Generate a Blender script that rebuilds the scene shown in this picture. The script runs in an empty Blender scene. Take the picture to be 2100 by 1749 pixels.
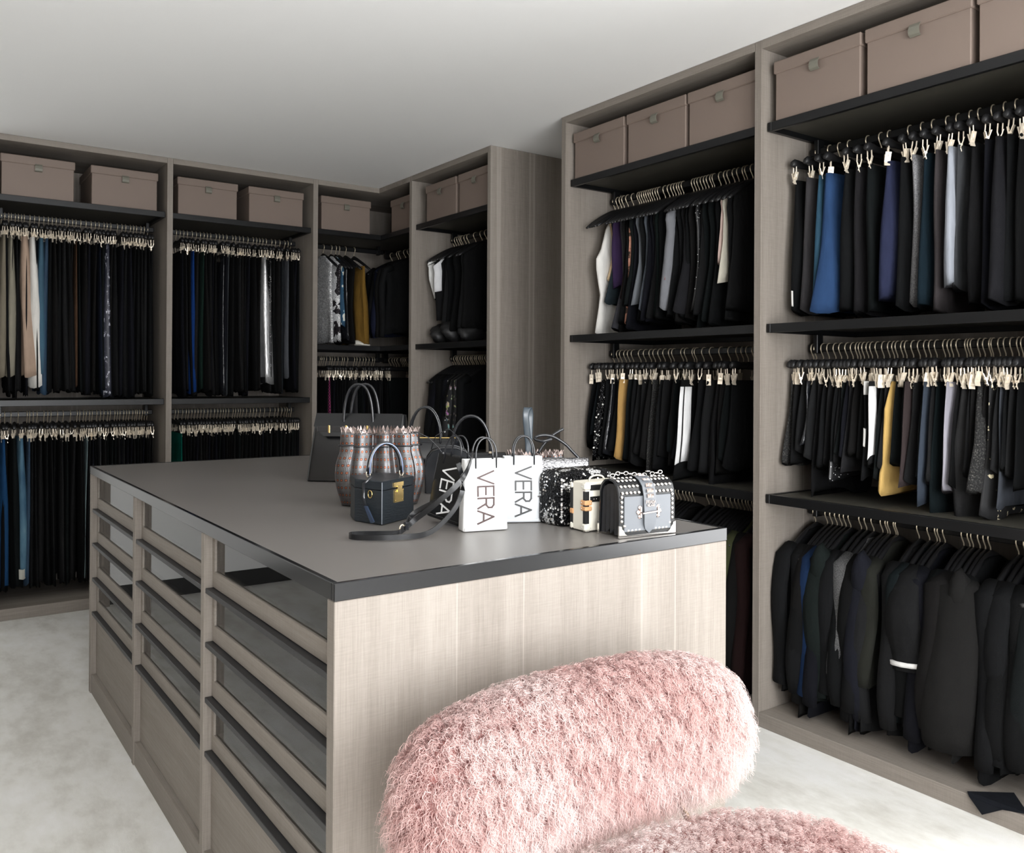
import bpy, bmesh, math, random
import numpy as np
from mathutils import Matrix, Vector
random.seed(7); rng = np.random.RandomState(11)
PI = math.pi
SC = bpy.context.scene
COL = SC.collection
# ------------------------------------------------------------------ camera, world, light, exposure
def make_camera():
    yaw, pitch, roll = 0.618506820, 0.00330543, -0.00569498
    F, CY = 1762.5, 768.3
    f = Vector((math.sin(yaw)*math.cos(pitch), math.cos(yaw)*math.cos(pitch), math.sin(pitch)))
    r = Vector((math.cos(yaw), -math.sin(yaw), 0)); d = f.cross(r)
    c, s = math.cos(roll), math.sin(roll)
    R = c*r + s*d; D = -s*r + c*d
    cam = bpy.data.cameras.new('camera'); o = bpy.data.objects.new('camera', cam); COL.objects.link(o)
    m = Matrix((R, -D, -f)).transposed().to_4x4(); m.translation = Vector((0, 0, 1.36))
    o.matrix_world = m
    cam.sensor_fit = 'HORIZONTAL'; cam.sensor_width = 36.0
    cam.lens = F/2100*36.0
    cam.shift_x = 0.0; cam.shift_y = -(874.5-CY)/2100
    cam.clip_start = 0.05; cam.clip_end = 60
    SC.camera = o
make_camera()
SC.view_settings.view_transform = 'Standard'; SC.view_settings.look = 'None'
SC.view_settings.gamma = 1.0; SC.view_settings.use_curve_mapping = False
SC.view_settings.exposure = 0.08
W = bpy.data.worlds.new('world'); SC.world = W; W.use_nodes = True
W.node_tree.nodes['Background'].inputs[0].default_value = (0.86, 0.93, 1.0, 1)
W.node_tree.nodes['Background'].inputs[1].default_value = 1.0
def area(name, loc, size, rot, power, col):
    l = bpy.data.lights.new(name, 'AREA'); l.shape = 'RECTANGLE'; l.size, l.size_y = size
    l.energy = power; l.color = col
    o = bpy.data.objects.new(name, l); COL.objects.link(o); o.location = loc; o.rotation_euler = rot
    return o
# daylight in the two tall windows of the wall behind the camera
XWIN = 3.385
WINX = [(-0.95, 0.25), (0.60, 1.85)]
WPOW = [92, 112]
for (a, b), p in zip(WINX, WPOW):
    area('window_daylight', ((a+b)/2, -1.93, 1.42), (b-a-0.06, 2.14), (PI/2, 0, 0), p, (0.975, 0.985, 1.0))

# and in the window of the right wall, beyond the end of the wardrobes
area('window_daylight', (XWIN-.012, -.25, 1.42), (2.0, 1.7), (0, PI/2, 0), 92, (0.975, 0.985, 1.0))

# ------------------------------------------------------------------ node helpers / materials
MATS = {}
def newmat(name):
    m = bpy.data.materials.new(name); m.use_nodes = True
    nt = m.node_tree; b = nt.nodes['Principled BSDF']
    return m, nt, b
def N(nt, t, **k):
    n = nt.nodes.new(t)
    for a, v in k.items(): setattr(n, a, v)
    return n
def coords(nt, scale=(1, 1, 1), kind='Object'):
    tc = N(nt, 'ShaderNodeTexCoord'); mp = N(nt, 'ShaderNodeMapping'); mp.inputs['Scale'].default_value = scale
    nt.links.new(tc.outputs[kind], mp.inputs[0]); return mp.outputs[0]
def noise(nt, vec, scale, detail=3, rough=0.55):
    n = N(nt, 'ShaderNodeTexNoise'); n.inputs['Scale'].default_value = scale; n.inputs['Detail'].default_value = detail
    n.inputs['Roughness'].default_value = rough; nt.links.new(vec, n.inputs['Vector']); return n.outputs['Fac']
def ramp(nt, fac, stops, interp='LINEAR'):
    r = N(nt, 'ShaderNodeValToRGB'); r.color_ramp.interpolation = interp
    e = r.color_ramp.elements
    while len(e) < len(stops): e.new(0.5)
    for i, (p, c) in enumerate(stops):
        e[i].position = p; e[i].color = (*c, 1) if len(c) == 3 else c
    nt.links.new(fac, r.inputs[0]); return r.outputs[0]
def math_(nt, op, a, b=None):
    n = N(nt, 'ShaderNodeMath', operation=op)
    for i, v in enumerate((a, b)):
        if v is None: continue
        if isinstance(v, (int, float)): n.inputs[i].default_value = v
        else: nt.links.new(v, n.inputs[i])
    return n.outputs[0]
def mixc(nt, fac, a, b, mode='MIX'):
    n = N(nt, 'ShaderNodeMix', data_type='RGBA', blend_type=mode)
    for sock, v in ((n.inputs[0], fac), (n.inputs[6], a), (n.inputs[7], b)):
        if isinstance(v, (int, float)): sock.default_value = v
        elif isinstance(v, tuple): sock.default_value = (*v, 1)
        else: nt.links.new(v, sock)
    return n.outputs[2]
def bump(nt, b, h, strength=0.3, dist=0.002):
    n = N(nt, 'ShaderNodeBump'); n.inputs['Strength'].default_value = strength; n.inputs['Distance'].default_value = dist
    nt.links.new(h, n.inputs['Height']); nt.links.new(n.outputs[0], b.inputs['Normal'])
def plain(name, col, rough=0.5, metal=0.0, spec=0.5, coat=0.0, sheen=0.0, grain=None, vary=.06):
    if name in MATS: return MATS[name]
    m, nt, b = newmat(name)
    b.inputs['Base Color'].default_value = (*col, 1); b.inputs['Roughness'].default_value = rough
    b.inputs['Metallic'].default_value = metal; b.inputs['Specular IOR Level'].default_value = spec
    b.inputs['Coat Weight'].default_value = coat; b.inputs['Sheen Weight'].default_value = sheen
    v = coords(nt)
    if grain:
        sc, st, di = grain; bump(nt, b, noise(nt, v, sc, 3), st, di)
    else:
        f = noise(nt, v, 12, 2)
        nt.links.new(mixc(nt, f, tuple(c*(1-vary) for c in col), tuple(min(1, c*(1+vary)) for c in col)), b.inputs['Base Color'])
    MATS[name] = m; return m
def wood(name, dark, light, axis='Z', line=0.5, rough=0.62):
    if name in MATS: return MATS[name]
    m, nt, b = newmat(name)
    st = {'Z': (1, 1, .03), 'Y': (1, .03, 1), 'X': (.03, 1, 1)}[axis]
    fine = noise(nt, coords(nt, st), 260, 3, .7)
    band = noise(nt, coords(nt, tuple(x if x > .5 else .004 for x in st)), 7, 3, .65)
    cross = noise(nt, coords(nt, tuple(.06 if x > .5 else 1.0 for x in st)), 330, 2, .6)
    f = math_(nt, 'ADD', math_(nt, 'MULTIPLY', fine, .42), math_(nt, 'MULTIPLY', band, .75))
    f = math_(nt, 'ADD', f, math_(nt, 'MULTIPLY', cross, .17))
    c = ramp(nt, f, [(.44, dark), (.90, light)])
    hair = noise(nt, coords(nt, tuple(x if x > .5 else .0015 for x in st)), 4.2, 0)
    hl = ramp(nt, hair, [(.572, (0, 0, 0)), (.578, (line, line, line)), (.584, (0, 0, 0))])
    c = mixc(nt, hl, c, tuple(min(1, x*1.35) for x in light))
    nt.links.new(c, b.inputs['Base Color']); b.inputs['Roughness'].default_value = rough
    b.inputs['Specular IOR Level'].default_value = .35
    bump(nt, b, math_(nt, 'ADD', fine, cross), .25, .0008)
    MATS[name] = m; return m
def cloth(col, rough=.88, sheen=.0, kind='c', spec=.16):
    key = '%s_%d_%d_%d_%d' % (kind, *(int(c*1000) for c in col), int(rough*100))
    if key in MATS: return MATS[key]
    m, nt, b = newmat('cloth_' + key)
    if max(col) < .03: col = tuple(x*.62 for x in col)
    v = coords(nt, (1, 1, .35))
    f = noise(nt, v, 30, 3); w = noise(nt, coords(nt), 900, 1)
    c = mixc(nt, f, tuple(x*.78 for x in col), tuple(min(1, x*1.22) for x in col))
    nt.links.new(c, b.inputs['Base Color']); b.inputs['Roughness'].default_value = rough
    b.inputs['Sheen Weight'].default_value = sheen; b.inputs['Specular IOR Level'].default_value = spec
    cr = noise(nt, coords(nt, (1, 1, .45)), 11, 2, .5)
    bump(nt, b, math_(nt, 'ADD', math_(nt, 'MULTIPLY', cr, 14), math_(nt, 'ADD', math_(nt, 'MULTIPLY', f, 3), w)), .8, .0016)
    MATS[key] = m; return m
def special(kind):
    if kind in MATS: return MATS[kind]
    m, nt, b = newmat(kind); b.inputs['Roughness'].default_value = .8
    def vor(scale, st=(1, 1, 1), out='Color', feat='F1'):
        n = N(nt, 'ShaderNodeTexVoronoi'); n.feature = feat; n.inputs['Scale'].default_value = scale
        nt.links.new(coords(nt, st), n.inputs['Vector']); return n.outputs[out]
    L = nt.links.new
    if kind in ('sequin_silver', 'sequin_black', 'sequin_mixed', 'sequin_bag'):
        sc = {'sequin_bag': 210}.get(kind, 130)
        cell = vor(sc); d = vor(sc, out='Distance')
        sep = N(nt, 'ShaderNodeSeparateColor'); L(cell, sep.inputs[0])
        big = noise(nt, coords(nt), {'sequin_bag': 24}.get(kind, 9), 3)
        if kind == 'sequin_silver': c = mixc(nt, sep.outputs[0], (.42, .42, .43), (.98, .98, .98)); th = 0
        elif kind == 'sequin_black': c = mixc(nt, math_(nt, 'GREATER_THAN', sep.outputs[0], .86), (.012, .012, .013), (.75, .74, .7))
        elif kind == 'sequin_bag':
            c = mixc(nt, math_(nt, 'GREATER_THAN', math_(nt, 'ADD', big, math_(nt, 'MULTIPLY', sep.outputs[0], .1)), .655), (.012, .012, .013), (.9, .9, .9))
            c = mixc(nt, math_(nt, 'GREATER_THAN', sep.outputs[1], .965), c, (.9, .88, .85))
        else:
            c = mixc(nt, math_(nt, 'GREATER_THAN', big, .5), (.03, .025, .03), (.85, .85, .86))
        L(c, b.inputs['Base Color']); b.inputs['Metallic'].default_value = .3 if kind in ('sequin_silver', 'sequin_mixed') else .85
        L(math_(nt, 'ADD', math_(nt, 'MULTIPLY', sep.outputs[1], .3), .15), b.inputs['Roughness'])
        nn = N(nt, 'ShaderNodeBump'); nn.inputs['Strength'].default_value = 1; nn.inputs['Distance'].default_value = .004
        L(math_(nt, 'ADD', sep.outputs[2], d), nn.inputs['Height']); L(nn.outputs[0], b.inputs['Normal'])
    elif kind == 'denim':
        f = noise(nt, coords(nt, (1, 1, .3)), 10, 4); g = noise(nt, coords(nt), 500, 1)
        c = mixc(nt, f, (.004, .022, .045), (.025, .10, .16)); c = mixc(nt, math_(nt, 'MULTIPLY', g, .15), c, (.2, .3, .36))
        L(c, b.inputs['Base Color'])
    elif kind == 'denim_light':
        f = noise(nt, coords(nt, (1, 1, .3)), 9, 4)
        L(ramp(nt, f, [(.35, (.02, .07, .13)), (.6, (.09, .19, .26)), (.75, (.28, .38, .42))]), b.inputs['Base Color'])
    elif kind == 'denim_dark':
        f = noise(nt, coords(nt, (1, 1, .3)), 10, 4); L(mixc(nt, f, (.004, .012, .03), (.02, .06, .11)), b.inputs['Base Color'])
    elif kind == 'crushed_velvet':
        f = noise(nt, coords(nt, (1, 1, .6)), 38, 4, .7)
        L(ramp(nt, f, [(.52, (.02, .022, .035)), (.58, (.05, .05, .07)), (.64, (.75, .76, .85))]), b.inputs['Base Color']); b.inputs['Roughness'].default_value = .5
    elif kind == 'silver_lame':
        f = noise(nt, coords(nt, (1, 1, .5)), 45, 4, .7)
        L(mixc(nt, f, (.4, .41, .42), (.98, .98, .99)), b.inputs['Base Color']); b.inputs['Metallic'].default_value = .75; b.inputs['Roughness'].default_value = .38
        bump(nt, b, f, .8, .006)
    elif kind == 'vinyl':
        f = noise(nt, coords(nt, (1, 1, .5)), 22, 3); b.inputs['Base Color'].default_value = (.012, .013, .016, 1)
        b.inputs['Roughness'].default_value = .16; bump(nt, b, f, .8, .012)
    elif kind == 'crystal_black':
        d = vor(85, out='Distance'); k = math_(nt, 'LESS_THAN', d, .17)
        L(mixc(nt, k, (.01, .01, .011), (.95, .95, .95)), b.inputs['Base Color']); b.inputs['Roughness'].default_value = .4
    elif kind == 'polka_black':
        d = vor(26, (1, 1, 1), 'Distance'); L(mixc(nt, math_(nt, 'LESS_THAN', d, .22), (.012, .012, .014), (.85, .85, .85)), b.inputs['Base Color'])
    elif kind == 'floral':
        f = noise(nt, coords(nt), 22, 3); g = vor(30)
        c = mixc(nt, math_(nt, 'GREATER_THAN', f, .56), (.012, .012, .014), g)
        c = mixc(nt, .55, c, (.35, .30, .22)); c = mixc(nt, math_(nt, 'GREATER_THAN', f, .53), (.012, .012, .014), c)
        L(c, b.inputs['Base Color'])
    elif kind == 'blue_white_print':
        f = noise(nt, coords(nt, (1, 1, .6)), 20, 2)
        L(ramp(nt, f, [(.42, (.02, .07, .13)), (.5, (.05, .18, .30)), (.53, (.75, .74, .66)), (.62, (.04, .13, .22))], 'CONSTANT'), b.inputs['Base Color'])
    elif kind == 'pink_check':
        n = N(nt, 'ShaderNodeTexChecker'); n.inputs['Scale'].default_value = 90; L(coords(nt), n.inputs[0])
        n.inputs[1].default_value = (.35, .03, .14, 1); n.inputs[2].default_value = (.03, .01, .03, 1); L(n.outputs[0], b.inputs['Base Color'])
    elif kind == 'peach_print':
        f = noise(nt, coords(nt), 30, 2); L(ramp(nt, f, [(.44, (.05, .03, .02)), (.48, (.55, .25, .17)), (.7, (.62, .32, .24))]), b.inputs['Base Color'])
    elif kind == 'tweed':
        f = noise(nt, coords(nt), 190, 3, .8); L(ramp(nt, f, [(.45, (.008, .008, .008)), (.58, (.03, .03, .03)), (.68, (.22, .21, .19))]), b.inputs['Base Color']); bump(nt, b, f, 1, .01)
    elif kind == 'marl_grey':
        f = noise(nt, coords(nt), 260, 3, .8); L(ramp(nt, f, [(.35, (.06, .06, .065)), (.65, (.26, .26, .27))]), b.inputs['Base Color']); bump(nt, b, f, .6, .004)
    elif kind == 'marl_dark':
        f = noise(nt, coords(nt), 260, 3, .8); L(ramp(nt, f, [(.35, (.018, .018, .02)), (.68, (.16, .16, .16))]), b.inputs['Base Color']); bump(nt, b, f, .8, .006)
    elif kind == 'gold_trim_print':
        f = noise(nt, coords(nt), 34, 3); L(ramp(nt, f, [(.60, (.01, .01, .011)), (.62, (.75, .66, .45)), (.70, (.85, .78, .6))], 'CONSTANT'), b.inputs['Base Color'])
    elif kind == 'perforated':
        # laser-cut metallised leather: rows of copper discs between bands of tiny punched holes (UV: u round the bag, v up)
        uv = N(nt, 'ShaderNodeTexCoord').outputs['UV']
        def dots(su, sv, r, off=0.0):
            # circular dots of radius r (metres) on a grid of su x sv cells over 0.66 m x 0.213 m
            mp = N(nt, 'ShaderNodeMapping'); mp.inputs['Scale'].default_value = (su, sv, 1); mp.inputs['Location'].default_value = (off, off, 0)
            L(uv, mp.inputs[0]); fr = N(nt, 'ShaderNodeVectorMath', operation='FRACTION'); L(mp.outputs[0], fr.inputs[0])
            sb = N(nt, 'ShaderNodeVectorMath', operation='SUBTRACT'); L(fr.outputs[0], sb.inputs[0]); sb.inputs[1].default_value = (.5, .5, 0)
            ml = N(nt, 'ShaderNodeVectorMath', operation='MULTIPLY'); L(sb.outputs[0], ml.inputs[0]); ml.inputs[1].default_value = (1.0/su, .213/sv, 0)
            le = N(nt, 'ShaderNodeVectorMath', operation='LENGTH'); L(ml.outputs[0], le.inputs[0])
            return math_(nt, 'LESS_THAN', le.outputs['Value'], r)
        big = dots(78, 10, .0029); ring = dots(78, 10, .0038); sm = dots(234, 50, .00135)
        base = mixc(nt, noise(nt, coords(nt), 30, 2), (.03, .03, .032), (.32, .32, .33))
        c = mixc(nt, sm, base, (.012, .01, .01)); c = mixc(nt, ring, c, (.03, .02, .015)); c = mixc(nt, big, c, (.26, .085, .045))
        L(c, b.inputs['Base Color']); L(math_(nt, 'MULTIPLY', math_(nt, 'SUBTRACT', 1.0, sm), .85), b.inputs['Metallic']); b.inputs['Roughness'].default_value = .33
    elif kind == 'croc':
        d = vor(85, (1, 1, 1.6), 'Distance', 'DISTANCE_TO_EDGE'); L(ramp(nt, d, [(0, (.03, .03, .035)), (.07, (.5, .5, .52))]), b.inputs['Base Color'])
        b.inputs['Metallic'].default_value = .9; b.inputs['Roughness'].default_value = .2; bump(nt, b, d, .6, .004)
    elif kind == 'ridged_black':
        f = noise(nt, coords(nt, (.15, .15, 1)), 260, 3); b.inputs['Base Color'].default_value = (.014, .019, .024, 1); b.inputs['Roughness'].default_value = .38
        bump(nt, b, f, .7, .0015)
    MATS[kind] = m; return m
def glass_mat():
    m = bpy.data.materials.new('drawer_glass'); m.use_nodes = True; nt = m.node_tree; nt.nodes.clear()
    out = N(nt, 'ShaderNodeOutputMaterial'); t = N(nt, 'ShaderNodeBsdfTransparent'); g = N(nt, 'ShaderNodeBsdfGlossy')
    t.inputs[0].default_value = (.93, .96, .95, 1); g.inputs['Roughness'].default_value = .01
    fr = N(nt, 'ShaderNodeFresnel'); fr.inputs[0].default_value = 2.0
    mx = N(nt, 'ShaderNodeMixShader'); nt.links.new(fr.outputs[0], mx.inputs[0]); nt.links.new(t.outputs[0], mx.inputs[1]); nt.links.new(g.outputs[0], mx.inputs[2])
    nt.links.new(mx.outputs[0], out.inputs[0]); return m
VD, VL = (.165, .140, .118), (.318, .286, .252)
M_wood = wood('veneer_vertical', VD, VL, 'Z')
M_woodY = wood('veneer_along_y', VD, VL, 'Y', 0)
M_woodX = wood('veneer_along_x', VD, VL, 'X', 0)
M_metal = plain('black_metal', (.006, .0063, .007), .36, .2, .42)
M_lip = plain('black_lip', (.03, .03, .032), .45, .3)
M_shelf_in = plain('shelf_leather', (.048, .045, .036), .55, 0, .4, grain=(400, .2, .0008))
M_top = plain('worktop_leather', (.165, .153, .143), .36, 0, .5, grain=(900, .25, .0006))
M_edge = plain('worktop_edge', (.012, .0125, .014), .18, .3, .6)
M_box = plain('box_leather', (.195, .150, .125), .6, 0, .35, grain=(700, .2, .0005))
M_tab = plain('tab_leather', (.16, .155, .125), .5)
M_white = plain('white_paint', (.90, .90, .89), .75, 0, .3, vary=.006)
M_ceil = plain('ceiling_paint', (.93, .93, .925), .9, 0, .2, vary=.004)
M_dark = plain('dark_skirting', (.02, .02, .02), .6)
M_gold = plain('champagne_metal', (.80, .69, .52), .33, .7)
M_clip = plain('clip_metal', (.80, .71, .58), .30, .35)
M_hang = plain('black_hanger', (.010, .010, .011), .42, 0, .5)
M_glass = glass_mat()
M_lea = plain('black_leather', (.008, .0085, .0095), .24, 0, .5, grain=(500, .25, .0006))
M_leaS = plain('smooth_black_leather', (.014, .015, .018), .16, 0, .7)
M_steel = plain('polished_steel', (.82, .79, .76), .12, 1.0)
M_brass = plain('brass', (.85, .62, .25), .2, 1.0)

# ------------------------------------------------------------------ mesh builder
class MB:
    def __init__(s): s.v = []; s.f = []; s.mi = []; s.uv = None
    def add(s, V, F, mi=0):
        o = len(s.v); s.v.extend([tuple(map(float, p)) for p in V]); s.f.extend([tuple(int(i)+o for i in f) for f in F]); s.mi.extend([mi]*len(F)); return s
    def box(s, x0, x1, y0, y1, z0, z1, mi=0, c=0.0, T=None):
        X, Y, Z = (x0+x1)/2, (y0+y1)/2, (z0+z1)/2; a, b, d = abs(x1-x0)/2, abs(y1-y0)/2, abs(z1-z0)/2
        if c <= 0:
            V = [(sx*a, sy*b, sz*d) for sx in (-1, 1) for sy in (-1, 1) for sz in (-1, 1)]
            F = [(0, 1, 3, 2), (4, 6, 7, 5), (0, 4, 5, 1), (2, 3, 7, 6), (0, 2, 6, 4), (1, 5, 7, 3)]
        else:
            c = min(c, a*.95, b*.95, d*.95); V = []; idx = {}
            for sx in (-1, 1):
                for sy in (-1, 1):
                    for sz in (-1, 1):
                        for ax in range(3):
                            e = [c, c, c]; e[ax] = 0
                            idx[(sx, sy, sz, ax)] = len(V); V.append((sx*(a-e[0]), sy*(b-e[1]), sz*(d-e[2])))
            F = []
            for ax in range(3):
                o1, o2 = [k for k in range(3) if k != ax]
                for sg in (-1, 1):
                    q = []
                    for (u, w) in ((-1, -1), (1, -1), (1, 1), (-1, 1)):
                        k = [0, 0, 0]; k[ax] = sg; k[o1] = u; k[o2] = w; q.append(idx[(*k, ax)])
                    if (sg == 1) == (ax == 1): q = q[::-1]
                    F.append(tuple(q))
                for u in (-1, 1):
                    for w in (-1, 1):
                        k0 = [0, 0, 0]; k0[o1] = u; k0[o2] = w; k1 = list(k0); k0[ax] = -1; k1[ax] = 1
                        q = [idx[(*k0, o1)], idx[(*k1, o1)], idx[(*k1, o2)], idx[(*k0, o2)]]
                        F.append(tuple(q))
            for sx in (-1, 1):
                for sy in (-1, 1):
                    for sz in (-1, 1): F.append((idx[(sx, sy, sz, 0)], idx[(sx, sy, sz, 1)], idx[(sx, sy, sz, 2)]))
        V = [Vector(p)+Vector((X, Y, Z)) for p in V]
        if T is not None: V = [T @ p for p in V]
        return s.add(V, F, mi)
    def tube(s, P, r, n=8, closed=False, mi=0, flat=None, caps=True):
        P = [Vector(p) for p in P]; m = len(P); r = [r]*m if isinstance(r, (int, float)) else r
        V = []; prev = None
        for i, p in enumerate(P):
            t = (P[(i+1) % m]-P[i-1]) if closed else (P[min(i+1, m-1)]-P[max(i-1, 0)])
            t = t.normalized() if t.length > 1e-9 else Vector((0, 0, 1))
            if prev is None:
                up = Vector((0, 0, 1)) if abs(t.z) < .9 else Vector((1, 0, 0))
                if flat is not None: up = Vector(flat)
                a = t.cross(up).normalized()
            else:
                if flat is not None:
                    a = t.cross(Vector(flat)); a = a.normalized() if a.length > 1e-4 else prev
                else: a = (prev - t*prev.dot(t)).normalized()
            b = t.cross(a); prev = a
            ra, rb = (r[i] if isinstance(r[i], tuple) else (r[i], r[i]))
            for k in range(n):
                q = 2*PI*k/n+ (PI/n if n == 4 else 0); V.append(p + a*math.cos(q)*ra + b*math.sin(q)*rb)
        F = []
        for i in range(m if closed else m-1):
            for k in range(n):
                i2 = (i+1) % m; F.append((i*n+k, i*n+(k+1) % n, i2*n+(k+1) % n, i2*n+k))
        if caps and not closed: F.append(tuple(range(n))[::-1]); F.append(tuple((m-1)*n+k for k in range(n)))
        return s.add(V, F, mi)
    def loft(s, rings, mi=0, cap0=True, cap1=True):
        n = len(rings[0]); V = [p for r in rings for p in r]; F = []
        for i in range(len(rings)-1):
            for k in range(n): F.append((i*n+k, i*n+(k+1) % n, (i+1)*n+(k+1) % n, (i+1)*n+k))
        if cap0: F.append(tuple(range(n))[::-1])
        if cap1: F.append(tuple((len(rings)-1)*n+k for k in range(n)))
        return s.add(V, F, mi)
    def prism(s, poly, d0, d1, axis='y', mi=0):
        n = len(poly)
        def P(u, w, d): return {'y': (u, d, w), 'x': (d, u, w), 'z': (u, w, d)}[axis]
        V = [P(u, w, d0) for u, w in poly]+[P(u, w, d1) for u, w in poly]
        F = [tuple(range(n)), tuple(range(2*n-1, n-1, -1))]+[(i, i+n, (i+1) % n+n, (i+1) % n) for i in range(n)]
        return s.add(V, F, mi)
    def dome(s, c, r, axis, n=8, mi=0, h=.7):
        c = Vector(c); A = Vector(axis).normalized(); a = A.orthogonal().normalized(); b = A.cross(a)
        V = []; 
        for k, (rr, hh) in enumerate(((1, 0), (.86, .5), (.5, .87))):
            for i in range(n):
                q = 2*PI*i/n; V.append(c+(a*math.cos(q)+b*math.sin(q))*r*rr+A*r*h*hh)
        V.append(c+A*r*h); F = []
        for k in range(2):
            for i in range(n): F.append((k*n+i, k*n+(i+1) % n, (k+1)*n+(i+1) % n, (k+1)*n+i))
        for i in range(n): F.append((2*n+i, 2*n+(i+1) % n, 3*n))
        return s.add(V, F, mi)
    def sphere(s, c, r, n=10, m=7, mi=0, sc=(1, 1, 1)):
        rings = []
        for j in range(1, m):
            t = PI*j/m; rings.append([(c[0]+r*sc[0]*math.sin(t)*math.cos(2*PI*k/n), c[1]+r*sc[1]*math.sin(t)*math.sin(2*PI*k/n), c[2]-r*sc[2]*math.cos(t)) for k in range(n)])
        return s.loft(rings, mi)
def build(name, mb, mat, parent=None, smooth=False, off=None, fixn=True):
    me = bpy.data.meshes.new(name)
    V = mb.v
    if off is None and parent is not None: off = OFF.get(parent.name)
    if off is not None: V = [(x-off[0], y-off[1], z-off[2]) for x, y, z in V]
    me.from_pydata(V, [], mb.f)
    mats = mat if isinstance(mat, (list, tuple)) else [mat]
    for m in mats: me.materials.append(m)
    if len(mats) > 1: me.polygons.foreach_set('material_index', mb.mi)
    if fixn and len(mb.f) < 20000:
        bm = bmesh.new(); bm.from_mesh(me); bmesh.ops.recalc_face_normals(bm, faces=bm.faces); bm.to_mesh(me); bm.free()
    if smooth:
        me.polygons.foreach_set('use_smooth', [True]*len(me.polygons))
        if smooth != 'full':
            try: me.set_sharp_from_angle(angle=math.radians(38))
            except Exception: pass
    me.update()
    o = bpy.data.objects.new(name, me); COL.objects.link(o)
    if parent is not None:
        o.parent = parent
        if parent.name in OFF: OFF[o.name] = OFF[parent.name]
    return o
OFF = {}
def thing(name, label, cat, loc=(0, 0, 0), rotz=0.0, group=None, world=True):
    o = bpy.data.objects.new(name, None); COL.objects.link(o); o.location = loc; o.rotation_euler = (0, 0, rotz)
    o.empty_display_size = .05
    o['label'] = label; o['category'] = cat
    if group: o['group'] = group
    if world: OFF[o.name] = tuple(loc)
    return o
def tag(o, label, cat, group=None):
    o['label'] = label; o['category'] = cat
    if group: o['group'] = group
    return o
def struct(name, mb, mat):
    o = build(name, mb, mat); o['kind'] = 'structure'; return o

# ------------------------------------------------------------------ room shell
XR, XI, YB = 2.745, 0.67, 5.485
XW, YW = 3.385, 6.125                     # right and back wall faces
ZC = 2.69
def carpet_mat():
    m, nt, b = newmat('carpet')
    f = noise(nt, coords(nt, (1, .55, 1)), 3.2, 5, .6); g = noise(nt, coords(nt, (1.6, .7, 1)), 9, 4, .65); h = noise(nt, coords(nt), 700, 2)
    t = math_(nt, 'ADD', math_(nt, 'MULTIPLY', f, .6), math_(nt, 'MULTIPLY', g, .4))
    c = ramp(nt, t, [(.36, (.58, .555, .49)), (.50, (.78, .765, .71)), (.62, (.86, .85, .82))])
    c = mixc(nt, math_(nt, 'MULTIPLY', h, .18), c, (.9, .88, .84))
    nt.links.new(c, b.inputs['Base Color']); b.inputs['Roughness'].default_value = .95; b.inputs['Sheen Weight'].default_value = .3
    bump(nt, b, math_(nt, 'ADD', h, math_(nt, 'MULTIPLY', g, 2)), .5, .006); return m
struct('floor', MB().box(-2.3, XW+.1, -2.1, YW+.1, -.12, 0), carpet_mat())
struct('ceiling', MB().box(-2.3, XW+.1, -2.1, YW+.1, ZC, ZC+.12), M_ceil)
struct('wall_right', MB().box(XW, XW+.1, -2.1, YW+.1, 0, ZC), M_white)
struct('wall_back', MB().box(-2.3, XW, YW, YW+.1, 0, ZC), M_white)
struct('wall_left', MB().box(-2.3, -2.2, -2.1, YW, 0, ZC), M_woodY)
# the white return that closes the room left of the wardrobes
struct('wall_return', MB().box(-2.2, .38, YB+.03, YB+.13, .11, ZC), M_white)
struct('baseboard_back', MB().box(-2.2, .38, YB+.045, YB+.13, .0, .11), M_dark)
struct('baseboard_left', MB().box(-2.2, -2.18, -1.9, YB, 0, .11), M_dark)
wf = MB(); xs = [-2.2]+[v for p in WINX for v in p]+[XW]
for i in range(0, len(xs), 2): wf.box(xs[i], xs[i+1], -2.05, -1.97, 0, ZC)
for a, b in WINX: wf.box(a, b, -2.05, -1.97, 0, .32); wf.box(a, b, -2.05, -1.97, 2.52, ZC)
struct('wall_front', wf, M_white)
for i, (a, b) in enumerate(WINX):
    w = MB(); w.box(a, a+.03, -1.98, -1.95, .32, 2.52); w.box(b-.03, b, -1.98, -1.95, .32, 2.52); w.box(a+.03, b-.03, -1.98, -1.95, .32, .35); w.box(a+.03, b-.03, -1.98, -1.95, 2.49, 2.52)
    o = struct('window_%d' % (i+1), w, M_white)

w = MB(); X_ = XW-.03
for a, b, c, d in ((-1.14, -1.10, .38, 2.46), (.60, .64, .38, 2.46), (-1.10, .60, .38, .42), (-1.10, .60, 2.42, 2.46)): w.box(X_, XW-.001, a, b, c, d)
struct('window_3', w, M_white)
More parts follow.
